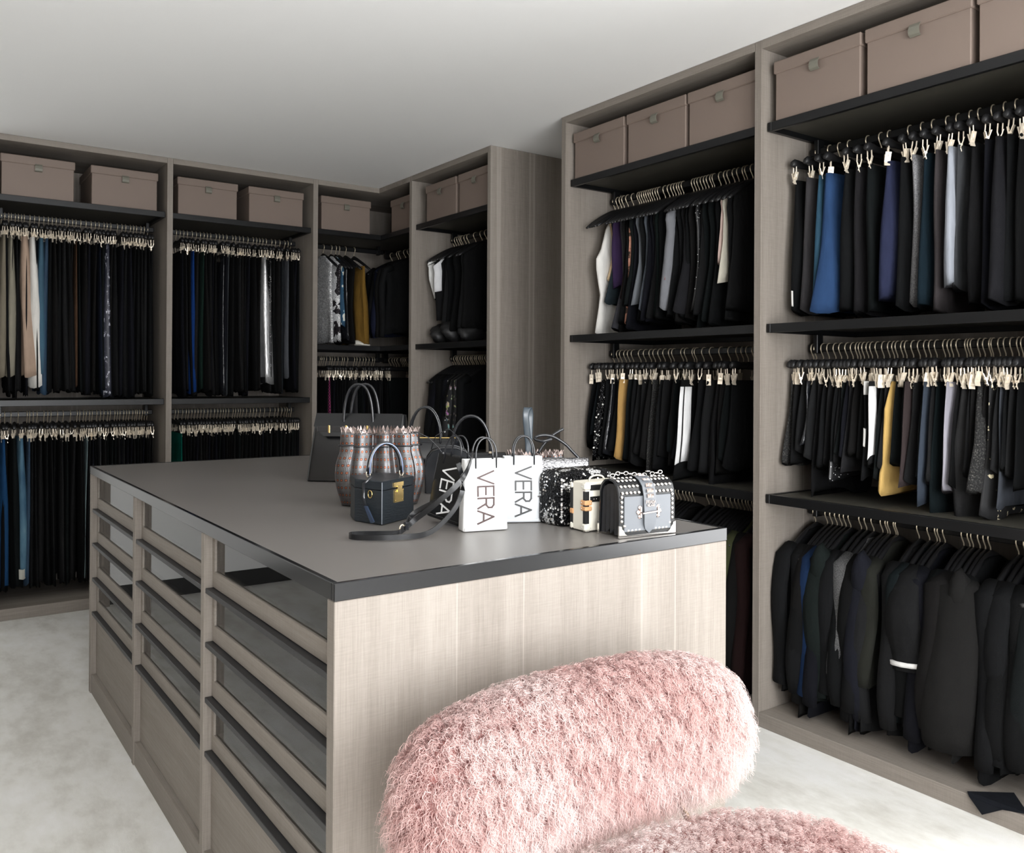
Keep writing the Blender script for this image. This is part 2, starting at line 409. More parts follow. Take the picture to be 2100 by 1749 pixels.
# ------------------------------------------------------------------ wardrobes
PT = .034
def shelf_metal(parent, x0, x1, y0, y1, zt, h=.035):
    """black metal framed shelf with a leather-covered deck; top of frame at zt"""
    m = MB(); t = .018
    m.box(x0, x1, y0, y0+t, zt-h, zt, c=.0015); m.box(x0, x1, y1-t, y1, zt-h, zt, c=.0015)
    m.box(x0, x0+t, y0+t, y1-t, zt-h, zt, c=.0015); m.box(x1-t, x1, y0+t, y1-t, zt-h, zt, c=.0015)
    s = build('shelf', m, M_metal, parent)
    d = MB(); d.box(x0+t, x1-t, y0+t, y1-t, zt-.014, zt-.003); build('shelf_deck', d, M_shelf_in, s)
    return s
def rail_y(parent, y0, y1, x, zc, ztop):
    m = MB(); m.box(x-.008, x+.008, y0, y1, zc-.015, zc+.015, c=.003)
    r = build('hanging_rail', m, M_metal, parent)
    for yy in (y0+.03, y1-.05):
        b = MB(); b.box(x-.02, x+.02, yy, yy+.02, zc-.022, ztop, c=.002); build('rail_bracket', b, M_metal, r)
def rail_x(parent, x0, x1, y, zc, ztop, br=True):
    m = MB(); m.box(x0, x1, y-.008, y+.008, zc-.015, zc+.015, c=.003)
    r = build('hanging_rail', m, M_metal, parent)
    for xx in (x0+.03, x1-.05):
        b = MB(); b.box(xx, xx+.02, y-.02, y+.02, zc-.022, ztop, c=.002); build('rail_bracket', b, M_metal, r)
def panel_parts(parent, name, mbs, mat=None):
    for mb in mbs: build(name, mb, mat or M_wood, parent)
LV_R = (2.368, 1.577, .907)       # shelf tops, right wall
LV_B = (2.362, 1.218)             # shelf tops, back wall
def right_bay(label, y0, y1, left_panel, right_panel, rails=(2.285, 1.487, .825), levels=LV_R):
    """bay on the right wall between interior faces y0..y1"""
    t = thing('wardrobe', label, 'wardrobe', (XR, (y0+y1)/2, 0))
    D = XW-.002
    if left_panel: build('side_panel', MB().box(XR, D, y1, y1+PT, 0, ZC-.001, c=.0015), M_wood, t)
    if right_panel: build('side_panel', MB().box(XR, D, y0-PT, y0, 0, ZC-.001, c=.0015), M_wood, t)
    build('top_panel', MB().box(XR, D, y0+.0005, y1-.0005, 2.655, ZC-.001, c=.0015), M_woodY, t)
    build('back_panel', MB().box(D-.015, D, y0+.0005, y1-.0005, .058, 2.654), M_wood, t)
    build('base_panel', MB().box(XR+.001, D-.016, y0+.0005, y1-.0005, 0.0, .057, c=.0015), M_woodY, t)
    for z in levels: shelf_metal(t, XR+.03, D-.02, y0+.004, y1-.004, z)
    for z, top in zip(rails, levels): rail_y(t, y0+.01, y1-.01, 3.045, z, top-.036)
    return t
right_bay('right wall wardrobe bay nearest the camera, with folded-edge trousers above shorts above black coats', .995, 2.179, True, True)
right_bay('right wall wardrobe bay behind the island corner, tops above short skirts', 2.214, 3.398, True, False)
right_bay('shallow-looking wardrobe bay beyond the wide grey end panel, black and white tops inside', 4.112, 5.008, True, True)
# nearest bay of the same run beyond the frame is left out
# back wall bays
def back_bay(label, x0, x1, right_panel, left_panel=False):
    t = thing('wardrobe', label, 'wardrobe', ((x0+x1)/2, YB, 0)); D = YW-.002
    if right_panel: build('side_panel', MB().box(x1, x1+PT, YB, D, 0, ZC-.001, c=.0015), M_wood, t)
    if left_panel: build('side_panel', MB().box(x0-PT, x0, YB, D, 0, ZC-.001, c=.0015), M_wood, t)
    build('top_panel', MB().box(x0+.0005, x1-.0005, YB, D, 2.655, ZC-.001, c=.0015), M_woodX, t)
    build('back_panel', MB().box(x0+.0005, x1-.0005, D-.015, D, .066, 2.654), M_wood, t)
    build('base_panel', MB().box(x0+.0005, x1-.0005, YB+.001, D-.016, 0, .065, c=.0015), M_woodX, t)
    for z in LV_B: shelf_metal(t, x0+.004, x1-.004, YB+.03, D-.02, z)
    for z, top in ((2.285, LV_B[0]-.036), (1.128, LV_B[1]-.036)): rail_x(t, x0+.01, x1-.01, 5.785, z, top)
    return t
back_bay('back wall wardrobe bay at the far left, long trousers over jeans', .418, 1.318, True, True)
back_bay('back wall wardrobe bay left of the corner bay, long dark trousers with a silver pair', 1.352, 2.256, True)
# corner bay (L-shaped)
def corner_bay():
    x0 = 2.290; y0 = 5.043
    t = thing('wardrobe', 'L-shaped corner wardrobe bay with a mustard garment and sequinned tops', 'wardrobe', (2.9, 5.6, 0)); DX = XW-.002; DY = YW-.002
    build('top_panel', MB().box(x0+.0005, DX, YB, DY, 2.655, ZC-.001, c=.0015).box(XR, DX, y0+.0005, YB-.0005, 2.655, ZC-.001, c=.0015), M_woodX, t)
    build('back_panel', MB().box(x0+.0005, DX-.016, DY-.015, DY, .066, 2.654), M_wood, t)
    build('back_panel', MB().box(DX-.015, DX, y0+.0005, DY, .066, 2.654), M_wood, t)
    build('base_panel', MB().box(x0+.0005, DX-.016, YB+.001, DY-.016, 0, .065).box(XR+.001, DX-.016, y0+.0005, YB, 0, .065), M_woodX, t)
    for z in (2.365, 1.577, .907):
        m = MB(); tt = .018; h = .035
        m.box(x0+.004, XR+.03, YB+.03, YB+.03+tt, z-h, z, c=.0015); m.box(XR+.03, XR+.03+tt, y0+.004, YB+.03+tt, z-h, z, c=.0015)
        m.box(x0+.004, DX-.02, DY-.02-tt, DY-.02, z-h, z); m.box(DX-.02-tt, DX-.02, y0+.004, DY-.038, z-h, z); m.box(x0+.004, x0+.022, YB+.03+tt, DY-.038, z-h, z); m.box(XR+.048, DX-.038, y0+.004, y0+.022, z-h, z)
        s = build('shelf', m, M_metal, t)
        d = MB(); d.box(x0+.023, DX-.039, YB+.049, DY-.039, z-.014, z-.003); d.box(XR+.049, DX-.039, y0+.023, YB+.049, z-.014, z-.003); build('shelf_deck', d, M_shelf_in, s)
    for z, top in ((2.285, 2.329), (1.487, 1.541)):
        rail_x(t, x0+.01, 2.93, 5.785, z, top); rail_y(t, y0+.01, 6.0 if z < 2 else 5.98, 3.045, z, top)
corner_bay()

# ------------------------------------------------------------------ storage boxes
def storage_box():
    t = thing('storage_box', '', 'box', world=False); w, d, h = .376, .40, .232
    build('box_body', MB().box(-w/2+.006, w/2-.006, .007, d-.006, 0, h-.04, c=.003), M_box, t)
    build('lid', MB().box(-w/2, w/2, 0, d, h-.048, h, c=.004), M_box, t)
    m = MB(); P = [(0, -.001, h-.040), (0, -.010, h-.052), (0, -.013, h-.066), (0, -.009, h-.078), (0, .000, h-.083)]
    for i in range(4):
        a, b = P[i], P[i+1]; m.add([(-.019, a[1], a[2]), (.019, a[1], a[2]), (.019, b[1], b[2]), (-.019, b[1], b[2]), (-.019, a[1]+.0025, a[2]), (.019, a[1]+.0025, a[2]), (.019, b[1]+.0025, b[2]), (-.019, b[1]+.0025, b[2])],
                                   [(0, 1, 2, 3), (7, 6, 5, 4), (0, 3, 7, 4), (1, 5, 6, 2), (0, 4, 5, 1), (3, 2, 6, 7)])
    o = build('pull_tab', m, M_tab, t); o['label'] = 'small olive leather pull tab'
    return t
def copy_tree(o, parent=None):
    c = o.copy(); COL.objects.link(c)
    if parent is not None: c.parent = parent
    for ch in o.children: copy_tree(ch, c)
    return c
bx0 = storage_box(); used = False
def place_box(x, y, z, rz, label, group):
    global used
    o = bx0 if not used else copy_tree(bx0); used = True
    o.location = (x, y, z); o.rotation_euler = (0, 0, rz); o['label'] = label; o['group'] = group
G1 = 'taupe lidded boxes along the top shelves'
RZ = -PI/2
for y, l in ((1.962, 'taupe lidded box at the left end of the nearest right wall top shelf'), (1.572, 'taupe lidded box in the middle of the nearest right wall top shelf'), (1.183, 'taupe lidded box cut off at the top right corner of the photo')):
    place_box(2.778, y, LV_R[0]+.0005, RZ, l, G1)
for y, l in ((3.192, 'taupe lidded box at the far left of the second right wall top shelf'), (2.80, 'taupe lidded box second in its row of three on the second right wall shelf'), (2.415, 'taupe lidded box against the tall post, right one of its row of three')):
    place_box(2.778, y, LV_R[0]+.0005, RZ, l, G1)
place_box(2.778, 4.70, LV_R[0]+.0005, RZ, 'dim taupe box, left one of the pair beside the wide grey end panel', G1)
place_box(2.778, 4.30, LV_R[0]+.0005, RZ, 'dim taupe box touching the wide grey end panel', G1)
place_box(2.80, 5.235, 2.3655, RZ, 'dim taupe box on the right arm of the corner shelf, half hidden by a post', G1)
place_box(2.52, 5.535, 2.3655, 0, 'mauve box on the left arm of the corner shelf', G1)
place_box(1.578, 5.535, LV_B[0]+.0005, 0, 'mauve box at the left of the middle back wall shelf', G1)
place_box(2.022, 5.535, LV_B[0]+.0005, 0, 'mauve box with its dark left side showing, right of the middle back wall shelf', G1)
place_box(.632, 5.535, LV_B[0]+.0005, 0, 'mauve box cut off by the left edge of the photo', G1)
place_box(1.09, 5.535, LV_B[0]+.0005, 0, 'mauve box with its dark left side showing, on the far left top shelf', G1)

# ------------------------------------------------------------------ hangers
def hook_pts(z0, r=.019, drop=.055):
    # hook over a rail at local origin (rail centre), in the x-z plane, open toward -x
    P = [(0, 0, -drop-.014), (0, 0, -drop+.004), (-.004, 0, -drop+.010), (-.0145, 0, -.030), (-.0195, 0, -.018)]
    for a in np.linspace(0, 165, 9): P.append((-r*math.cos(math.radians(a)), 0, -.0145+r*math.sin(math.radians(a))))
    return P
def clip_mesh():
    m = MB()
    m.tube([(0, -.007, .005), (0, -.0075, -.028), (0, -.004, -.036)], .0022, 5)      # wire down the near side
    m.tube([(0, .007, .005), (0, .0075, -.024), (0, .003, -.034)], .0022, 5)
    T = Matrix.Translation((0, 0, -.036))
    m.box(-.010, .010, -.0012, .0012, -.030, .014, T=T @ Matrix.Translation((0, .0045, 0)) @ Matrix.Rotation(math.radians(-15), 4, 'X'))
    m.box(-.010, .010, -.0012, .0012, -.024, .020, T=T @ Matrix.Translation((0, -.0045, 0)) @ Matrix.Rotation(math.radians(17), 4, 'X'))
    m.box(-.006, .006, -.006, .006, -.008, -.001, T=T)
    return m
def make_clip_hanger():
    t = thing('clip_hanger', '', 'hanger', world=False)
    build('hook', MB().tube(hook_pts(0), .0025, 6), M_gold, t, 'full')
    m = MB(); R = []
    for x, h, w in ((-.168, .006, .007), (-.165, .024, .010), (-.150, .036, .012), (-.120, .034, .011), (-.09, .026, .009), (-.03, .024, .008), (0, .034, .009), (.03, .024, .008), (.09, .026, .009), (.12, .034, .011), (.15, .036, .012), (.165, .024, .010), (.168, .006, .007)):
        R.append([(x, w*math.cos(a), -.082+h/2*math.sin(a)+(h-.03)*.3) for a in np.linspace(0, 2*PI, 8, endpoint=False)])
    m.loft(R); build('bar', m, M_hang, t, 'full')
    c = build('clip', clip_mesh(), M_clip, t); c.location = (-.148, 0, -.098)
    c2 = c.copy(); COL.objects.link(c2); c2.parent = t; c2.location = (.148, 0, -.098)
    return t
def make_coat_hanger():
    t = thing('coat_hanger', '', 'hanger', world=False)
    build('hook', MB().tube(hook_pts(0), .0026, 6), M_gold, t, 'full')
    m = MB(); R = []
    for x in np.linspace(-.215, .215, 15):
        u = abs(x)/.215; z = -.072-.105*u**1.25; h = .030-.010*u if u < .97 else .012; w = .007+.004*u
        R.append([(x, w*math.cos(a)-.018*u*u, z+h/2*math.sin(a)) for a in np.linspace(0, 2*PI, 8, endpoint=False)])
    m.loft(R); build('shoulder_bar', m, M_hang, t, 'full')
    return t
CH = make_clip_hanger(); SH = make_coat_hanger(); HUSED = {'c': False, 's': False}
def place_hanger(kind, x, y, z, rz, label, group):
    src = CH if kind == 'c' else SH
    o = src if not HUSED[kind] else copy_tree(src)
    if kind == 'c' and HUSED[kind]:
        for ch in o.children:
            if ch.name.startswith('clip'): ch.rotation_euler = (random.uniform(-.12, .12), random.uniform(-.10, .10), random.uniform(-.9, .9)); ch.location.x *= random.uniform(.86, 1.05); ch.location.z += random.uniform(-.010, .004)
    HUSED[kind] = True
    o.location = (x, y, z); o.rotation_euler = (0, 0, rz); o['label'] = label; o['group'] = group

# ------------------------------------------------------------------ garments
NA = 20
ANG = np.linspace(0, 2*PI, NA, endpoint=False)
class Gar:
    """hanging garment surface: u = across (front edge at -u), v = along the rail, z down from 0"""
    def __init__(s, L, w0, w1, t0, t1, seed, folds=2.5, amp=.5, levels=13, shoulder=0, sway=0.01, neck=False, hem=.01, wprof=None):
        s.__dict__.update(locals()); r = np.random.RandomState(seed)
        s.ph = r.uniform(0, 6.28, 6); s.k = folds*r.uniform(.8, 1.25); s.sw = r.uniform(-1, 1)*sway; s.hemk = r.uniform(0, 6.28); s.dir = r.choice([-1, 1])
    def P(s, q, a, inf=0.0):
        """q in 0..1 down, a angle; returns (u, v, z)"""
        ca, sa = np.cos(a), np.sin(a)
        w = s.w0+(s.w1-s.w0)*q
        if s.wprof is not None: w = np.interp(q, s.wprof[0], s.wprof[1])
        t = s.t0+(s.t1-s.t0)*np.minimum(1, q*2.2)
        u = w/2*np.sign(ca)*np.abs(ca)**.8; v = t/2*np.sign(sa)*np.abs(sa)**.75
        grow = np.minimum(1, q*1.6+.05)
        v = v+s.amp*t*.55*grow*np.sin(s.k*2*PI*u/max(.12, s.w1)+s.ph[0]+.9*q)+s.amp*t*.22*grow*np.sin(2.3*s.k*2*PI*u/max(.12, s.w1)+s.ph[1]-1.2*q)
        u = u+s.sw*q*q*2+.006*np.sin(5*q+s.ph[2])
        z = -q*s.L-s.hem*grow*q*np.sin(3*a+s.hemk)
        if s.shoulder:
            fade = np.clip(1-(q-.10)/.35, 0, 1); z = z-s.shoulder*np.maximum(0, np.abs(u)-.045)*fade
        if inf: u = u+inf*ca; v = v+inf*sa
        return u, v, z
    def mb(s):
        m = MB(); q = np.linspace(0, 1, s.levels); 
        if s.shoulder: q = np.concatenate([[0, .012, .03, .06, .11], np.linspace(.18, 1, s.levels-4)])
        for_ = []
        for qq in q:
            u, v, z = s.P(qq, ANG); for_.append(np.stack([u, v, z], 1))
        m.loft(for_); return m
    def patch(s, q0, q1, a0, a1, inf=.0025, nq=8, na=5):
        """strip lying on the surface, from angle a0..a1 (deg)"""
        m = MB(); Q = np.linspace(q0, q1, nq); A = np.radians(np.linspace(a0, a1, na)); V = []
        for q in Q:
            u, v, z = s.P(q, A, inf); V += list(zip(u, v, z))
        for q in Q:
            u, v, z = s.P(q, A, -.001); V += list(zip(u, v, z))
        F = []; n = nq*na
        for i in range(nq-1):
            for j in range(na-1):
                k = i*na+j; F.append((k, k+1, k+na+1, k+na)); F.append((n+k, n+k+na, n+k+na+1, n+k+1))
        for i in range(nq-1):
            for k, d in ((i*na, 1), (i*na+na-1, 0)): F.append((k, k+na, n+k+na, n+k))
        for j in range(na-1):
            for k in (j, (nq-1)*na+j): F.append((k, k+1, n+k+1, n+k))
        return m.add(V, F)
def trouser_mb(L, w0, w1, t, seed, flare=0):
    m = MB(); r = np.random.RandomState(seed)
    for sg in (-1, 1):
        g = Gar(L*(1-.02*(sg > 0)), w0*.52, w1, t*.45, t*(1+flare), seed+sg, folds=1.2, amp=.35, levels=12, sway=0)
        q = np.linspace(0, 1, 12); rings = []
        for qq in q:
            u, v, z = g.P(qq, ANG[::1]); cx = sg*(w0*.24+qq*.015+flare*.0)+.01*math.sin(3*qq+r.rand()*.1)
            rings.append(np.stack([u+cx, v+sg*.1*t*qq, z], 1))
        m.loft(rings)
    return m
def sleeve_mb(sg, L, seed, r0=.046, r1=.030, x0=.195, z0=-.095, flat=.62, bend=.03):
    r = np.random.RandomState(seed); P = []; R = []
    ph = r.uniform(0, 6.28); sgn = r.uniform(-1, 1)
    for q in np.linspace(0, 1, 11):
        P.append((sg*(x0+.03*math.sin(q*2.4)*1.0)+.01*math.sin(6*q+ph), -.004+bend*sgn*q*q-.01*math.sin(4*q+ph), z0-q*L)); rr = (r0*.86+(r1-r0*.86)*q)*(1+.04*math.sin(9*q+ph)); R.append((rr, rr*flat))
    P.insert(0, (sg*(x0-.05), 0, z0+.028)); R.insert(0, (.04, .03))
    return MB().tube(P, R, 10, flat=(0, 1, 0) if False else None)
COUNT = {'n': 0}
BL = [(.0045, .0052, .006), (.0065, .007, .008), (.0035, .0038, .0042), (.010, .0102, .011), (.005, .0075, .008), (.0055, .006, .0105), (.0075, .007, .007), (.014, .0145, .0155)]
MESHES = {}
def garment(kind, pos, rz, spec, dflt, group):
    """kind: trousers/skirt/top/jacket... ; pos = rail point; spec overrides dflt"""
    d = dict(dflt); d.update(spec or {})
    mat = d.get('mat') or cloth(d.get('col') or random.choice(BL))
    if isinstance(mat, str): mat = special(mat)
    kd = d['kind']; seed = COUNT['n'] if spec else COUNT['n'] % 7
    COUNT['n'] += 1
    key = (kd, round(d['L'], 2), round(d['t'], 3), seed, d.get('w0'), d.get('w1'))
    g = None; name = d.get('name', kd)
    if kd in ('trousers',):
        mb = None
        if key not in MESHES or spec: mb = trouser_mb(d['L'], d.get('w0', .34), d.get('w1', .17), d['t'], seed+3, d.get('flare', 0))
        z = -.133
    elif kd in ('skirt', 'shorts'):
        g = Gar(d['L'], d.get('w0', .30), d.get('w1', .36), d['t']*.55, d['t'], seed+5, folds=d.get('folds', 2.2), amp=d.get('amp', .5), hem=d.get('hem', .012), wprof=d.get('wprof')); mb = g.mb(); z = -.133
    elif kd in ('top', 'jacket', 'vest', 'dress'):
        w = d.get('w0', .40)
        g = Gar(d['L'], w, d.get('w1', .42), d['t']*.8, d['t'], seed+9, folds=d.get('folds', 1.8), amp=d.get('amp', .35), shoulder=.50, hem=d.get('hem', .012),
                wprof=d.get('wprof') or ([0, .012, .03, .06, .11, .3, .6, 1], [.11, .20, .33, w*.98, w, w*.93, w*.95, d.get('w1', .42)])); mb = g.mb(); z = -.066
    if (key in MESHES) and not spec:
        o = bpy.data.objects.new(name, MESHES[key]); COL.objects.link(o)
    else:
        o = build(name, mb, mat, None, 'full'); o.data.materials.clear(); o.data.materials.append(mat)
        if not spec: MESHES[key] = o.data
    o.material_slots[0].link = 'OBJECT'; o.material_slots[0].material = mat
    lean = random.uniform(-.022, .022) if kd == 'trousers' else random.uniform(-.012, .012)
    o.location = (pos[0], pos[1], pos[2]+z); o.rotation_euler = (lean, 0, rz)
    o['label'] = d['label']; o['category'] = d.get('cat', kd if kd != 'top' else 'top')
    if not d.get('solo') and group: o['group'] = group
    if kd == 'jacket' or d.get('sleeves'):
        SL = d.get('SL', d['L']*.80)
        for sg in (-1, 1):
            k2 = ('sl', sg, round(SL, 2), seed % 5, d.get('r0', .052))
            if k2 not in MESHES:
                s = build('sleeve', sleeve_mb(sg, SL, seed+20, r0=d.get('r0', .046), r1=d.get('r1', .030)), mat, None, 'full'); MESHES[k2] = s.data
            else: s = bpy.data.objects.new('sleeve', MESHES[k2]); COL.objects.link(s)
            s.material_slots[0].link = 'OBJECT'; s.material_slots[0].material = mat; s.parent = o; s.location = (0, 0, .0)
    if d.get('cuff'):
        x0, z0, r0, r1 = .195, -.095, d.get('r0', .046), d.get('r1', .030); rr_ = np.random.RandomState(seed+20); ph = rr_.uniform(0, 6.28); sgn = rr_.uniform(-1, 1)
        P = [(-(x0+.03*math.sin(q*2.4))+.01*math.sin(6*q+ph), -.004+.03*sgn*q*q-.01*math.sin(4*q+ph), z0-q*SL) for q in (.90, .95)]
        rr = (r0*.86+(r1-r0*.86)*.92)*1.08; c = build('cuff_band', MB().tube(P, [(rr, rr*.66)]*2, 12), cloth((.75, .74, .72), kind='w'), o, 'full'); c['label'] = 'white band on the cuff'
    if d.get('hood'):
        h = MB(); R = []
        for k, t_ in enumerate(np.linspace(.1, PI-.1, 9)):
            R.append([(-.155+.085*math.sin(t_)*math.cos(a)-.03*math.cos(t_), -.01+.050*math.sin(t_)*math.sin(a)*(1+.15*math.cos(3*a+k)), -.150+.115*math.cos(t_)*(1 if t_ < 1.6 else 1.15)-.02*math.cos(a)) for a in np.linspace(0, 2*PI, 16, endpoint=False)])
        build('hood', h.loft(R), mat, o, 'full')
    for p in d.get('patches', []):
        pm = p.get('mat') or cloth(p['col'], kind='p'); pm = special(pm) if isinstance(pm, str) else pm
        src = g
        if src is None: src = Gar(d['L'], d.get('w0', .34), d.get('w0', .34)+.03, d['t']*.9, d['t']*1.1, seed, amp=0, hem=0)
        x = build(p['name'], src.patch(*p['r'], inf=p.get('inf', .003)), pm, o, 'full')
        x['label'] = p['label']
    return o
ONES = ['first', 'second', 'third', 'fourth', 'fifth', 'sixth', 'seventh', 'eighth', 'ninth', 'tenth', 'eleventh', 'twelfth', 'thirteenth', 'fourteenth', 'fifteenth', 'sixteenth', 'seventeenth', 'eighteenth', 'nineteenth']
def ordinal(i):
    if i < 19: return ONES[i]
    n = i+1; t_ = {2: ('twenty', 'twentieth'), 3: ('thirty', 'thirtieth'), 4: ('forty', 'fortieth')}[n//10]
    return t_[1] if n % 10 == 0 else t_[0]+'-'+ONES[n % 10-1]
def row(axis, fixed, zc, coords_, hk, dflt, group, hlabel, hgroup, spec=None, lo=-9, hi=9, tmax=.05, where='', vary=(1, 1)):
    gi = 0
    cs = sorted([min(max(c, lo), hi) for c in coords_], reverse=(axis == 'y'))
    for i, c in enumerate(cs):
        nb = [abs(cs[j]-c) for j in (i-1, i+1) if 0 <= j < len(cs)]; t = max(.014, min(tmax, sum(nb)/len(nb)*.86))
        pos = (fixed, c, zc) if axis == 'y' else (c, fixed, zc)
        base = 0 if axis == 'y' else PI/2
        tilt = math.radians(random.uniform(-5, 5)) if t > .02 else math.radians(random.uniform(-3, 3))
        jz = 0
        hx = (pos[0], pos[1], zc+.0135)
        place_hanger(hk, *hx, base+tilt*.6, 'black %s hanger, %s from the left, %s' % ({'c': 'clip', 's': 'coat'}[hk], ordinal(i), where), hgroup)
        s = (spec or {}).get(i); dd = dict(dflt); dd.setdefault('t', t)
        if 't' not in dflt: dd['t'] = t
        dd['L'] = dflt['L']*random.uniform(dflt.get('lmin', .94), 1.0)
        if s is not None and s.get('none'): continue
        if s is None: dd['label'] = '%s, %s from the left, %s' % (dflt['label'], ordinal(gi), where); dd['t'] = dd['t']*random.uniform(*vary)
        gi += 1
        if s is not None: s = dict(s); s.setdefault('solo', True)
        garment(hk, (pos[0], pos[1], zc), base+tilt*.6, s, dd, group)

# --- right wall, nearest bay, upper row: trousers / culottes on clip hangers
R2a = [2.133, 2.077, 2.033, 1.989, 1.91, 1.855, 1.821, 1.74, 1.692, 1.651, 1.598, 1.562, 1.517, 1.487, 1.442, 1.403, 1.366, 1.326, 1.287]
R2b = [2.160, 2.136, 2.104, 2.077, 2.047, 2.022, 1.995, 1.971, 1.951, 1.938, 1.923, 1.905, 1.889, 1.867, 1.841, 1.817, 1.799, 1.786, 1.764, 1.75, 1.724, 1.699, 1.676, 1.658, 1.636, 1.606, 1.59, 1.577, 1.558, 1.529, 1.519, 1.509, 1.484, 1.467, 1.447, 1.44, 1.417, 1.399, 1.378, 1.357, 1.344, 1.33, 1.316, 1.298]
R2c = [2.137, 2.082, 2.06, 2.038, 2.017, 1.999, 1.978, 1.932, 1.91, 1.88, 1.843, 1.823, 1.814, 1.79, 1.783, 1.7, 1.661, 1.633, 1.623, 1.604, 1.538, 1.517, 1.505, 1.482, 1.464, 1.447, 1.356, 1.333, 1.309, 1.279, 1.25]
R1a = [3.355, 3.33, 3.305, 3.285, 3.255, 3.216, 3.172, 3.157, 3.141, 3.125, 3.11, 3.094, 3.08, 3.064, 3.046, 3.029, 2.991, 2.962, 2.939, 2.921, 2.902, 2.888, 2.871, 2.807, 2.789, 2.772, 2.751, 2.732, 2.714, 2.693, 2.68, 2.642, 2.612, 2.592, 2.562, 2.538, 2.507, 2.492, 2.461, 2.433]
R1b = [3.355, 3.32, 3.296, 3.264, 3.237, 3.209, 3.156, 3.121, 3.082, 3.055, 3.02, 2.987, 2.949, 2.928, 2.868, 2.846, 2.798, 2.783, 2.738, 2.69, 2.635, 2.582, 2.538, 2.509, 2.482, 2.449]
R1c = [2.899, 2.879, 2.852, 2.832, 2.809, 2.79, 2.704, 2.667, 2.617, 2.588, 2.564, 2.54, 2.519, 2.499, 2.479, 2.465, 2.445, 2.419, 2.38, 2.34]
R0a = [4.96, 4.93, 4.90, 4.87, 4.85, 4.81, 4.774, 4.692, 4.618, 4.564]
R0b = [4.96, 4.93, 4.90, 4.88, 4.85, 4.819, 4.787, 4.756, 4.724, 4.704, 4.673, 4.652, 4.622, 4.602, 4.582, 4.552]
CRa = [5.86, 5.757, 5.724, 5.645, 5.587]
CRb = [5.87, 5.82, 5.78, 5.74, 5.681, 5.655, 5.629, 5.603]
CBa = [2.455, 2.514, 2.549, 2.575, 2.624, 2.693]
CBb = [2.43, 2.443, 2.459, 2.478, 2.506, 2.522, 2.542, 2.568, 2.601, 2.616, 2.642, 2.695, 2.715, 2.738, 2.765, 2.785, 2.812, 2.84, 2.857]
Ma = [1.444, 1.467, 1.49, 1.513, 1.544, 1.569, 1.595, 1.618, 1.64, 1.662, 1.696, 1.718, 1.743, 1.767, 1.806, 1.826, 1.853, 1.878, 1.909, 1.945, 1.968, 1.99, 2.011, 2.035, 2.074, 2.1, 2.131, 2.166, 2.19, 2.21]
Mb = [1.444, 1.463, 1.49, 1.513, 1.528, 1.548, 1.567, 1.587, 1.606, 1.626, 1.65, 1.67, 1.694, 1.714, 1.734, 1.751, 1.767, 1.787, 1.816, 1.832, 1.849, 1.866, 1.882, 1.907, 1.932, 1.954, 1.975, 2.0, 2.03, 2.069, 2.104, 2.126, 2.152, 2.174, 2.19, 2.205, 2.22]
La = [0.471, 0.488, 0.507, 0.521, 0.541, 0.557, 0.572, 0.587, 0.616, 0.64, 0.664, 0.688, 0.712, 0.733, 0.753, 0.775, 0.802, 0.818, 0.841, 0.861, 0.886, 0.916, 0.943, 0.967, 0.988, 1.016, 1.033, 1.055, 1.092, 1.119, 1.14, 1.168, 1.186, 1.203, 1.23, 1.25, 1.27]
Lb = [0.473, 0.495, 0.526, 0.563, 0.609, 0.622, 0.641, 0.66, 0.697, 0.716, 0.733, 0.768, 0.799, 0.838, 0.874, 0.889, 0.909, 0.924, 0.943, 0.958, 0.983, 1.003, 1.023, 1.044, 1.059, 1.085, 1.1, 1.115, 1.136, 1.152, 1.167, 1.188, 1.204, 1.214, 1.23, 1.245, 1.26, 1.275]
def sp(label, **k): k['label'] = label; return k
WHITE = (.78, .77, .74)
SK = dict(kind='skirt', cat='trousers', name='folded_trousers')
row('y', 3.045, 2.285, R2a, 'c', dict(kind='skirt', name='folded_trousers', cat='trousers', L=.555, w0=.30, w1=.36, folds=1.2, amp=.55, label='plain black folded trousers'),
    'plain black trousers, nearest bay upper row', 'black clip hanger with gold hook on the upper rail of the nearest right wall bay', 'clip hangers, nearest bay upper rail', {
    0: sp('black trousers with a dotted white stitch at the hem, leftmost in the nearest upper row', patches=[dict(name='hem_stitch', r=(.86, .98, 178, 186), col=WHITE, label='white dashed stitch')]),
    1: sp('charcoal grey trousers, second from the post in the nearest upper row', col=(.033, .031, .033)),
    2: sp('dusty teal blue trousers beside the royal blue pair', col=(.022, .060, .095)),
    3: sp('satin royal blue trousers on the nearest upper rail', col=(.020, .050, .125), rough=.4, w1=.42, amp=.8, t=.075),
    5: sp('soft charcoal trousers right of the blue pairs', col=(.016, .015, .017)),
    7: sp('navy indigo trousers in the middle of the nearest upper row', col=(.018, .022, .052), L=.50),
    9: sp('narrow grey marl wool trousers beside the deep teal pair', mat='marl_grey', w1=.25),
    10: sp('deep teal trousers right of the grey marl pair', col=(.006, .018, .028)),
    11: sp('brownish charcoal trousers left of the pale grey pair', col=(.035, .030, .031)),
    12: sp('pale blue grey trousers, lightest in the nearest upper row', col=(.30, .32, .36), L=.47, w0=.33, w1=.40, t=.05),
    13: sp('mid grey trousers just right of the pale blue grey pair', col=(.04, .042, .045), L=.48),
    14: sp('black trousers with faint gold threads near the waist', col=(.008, .008, .009)),
    16: sp('wide black tailored trousers at the right edge of the photo', col=(.013, .013, .016), w1=.50, t=.06)}, hi=2.14, tmax=.055, where='nearest right bay upper rail')
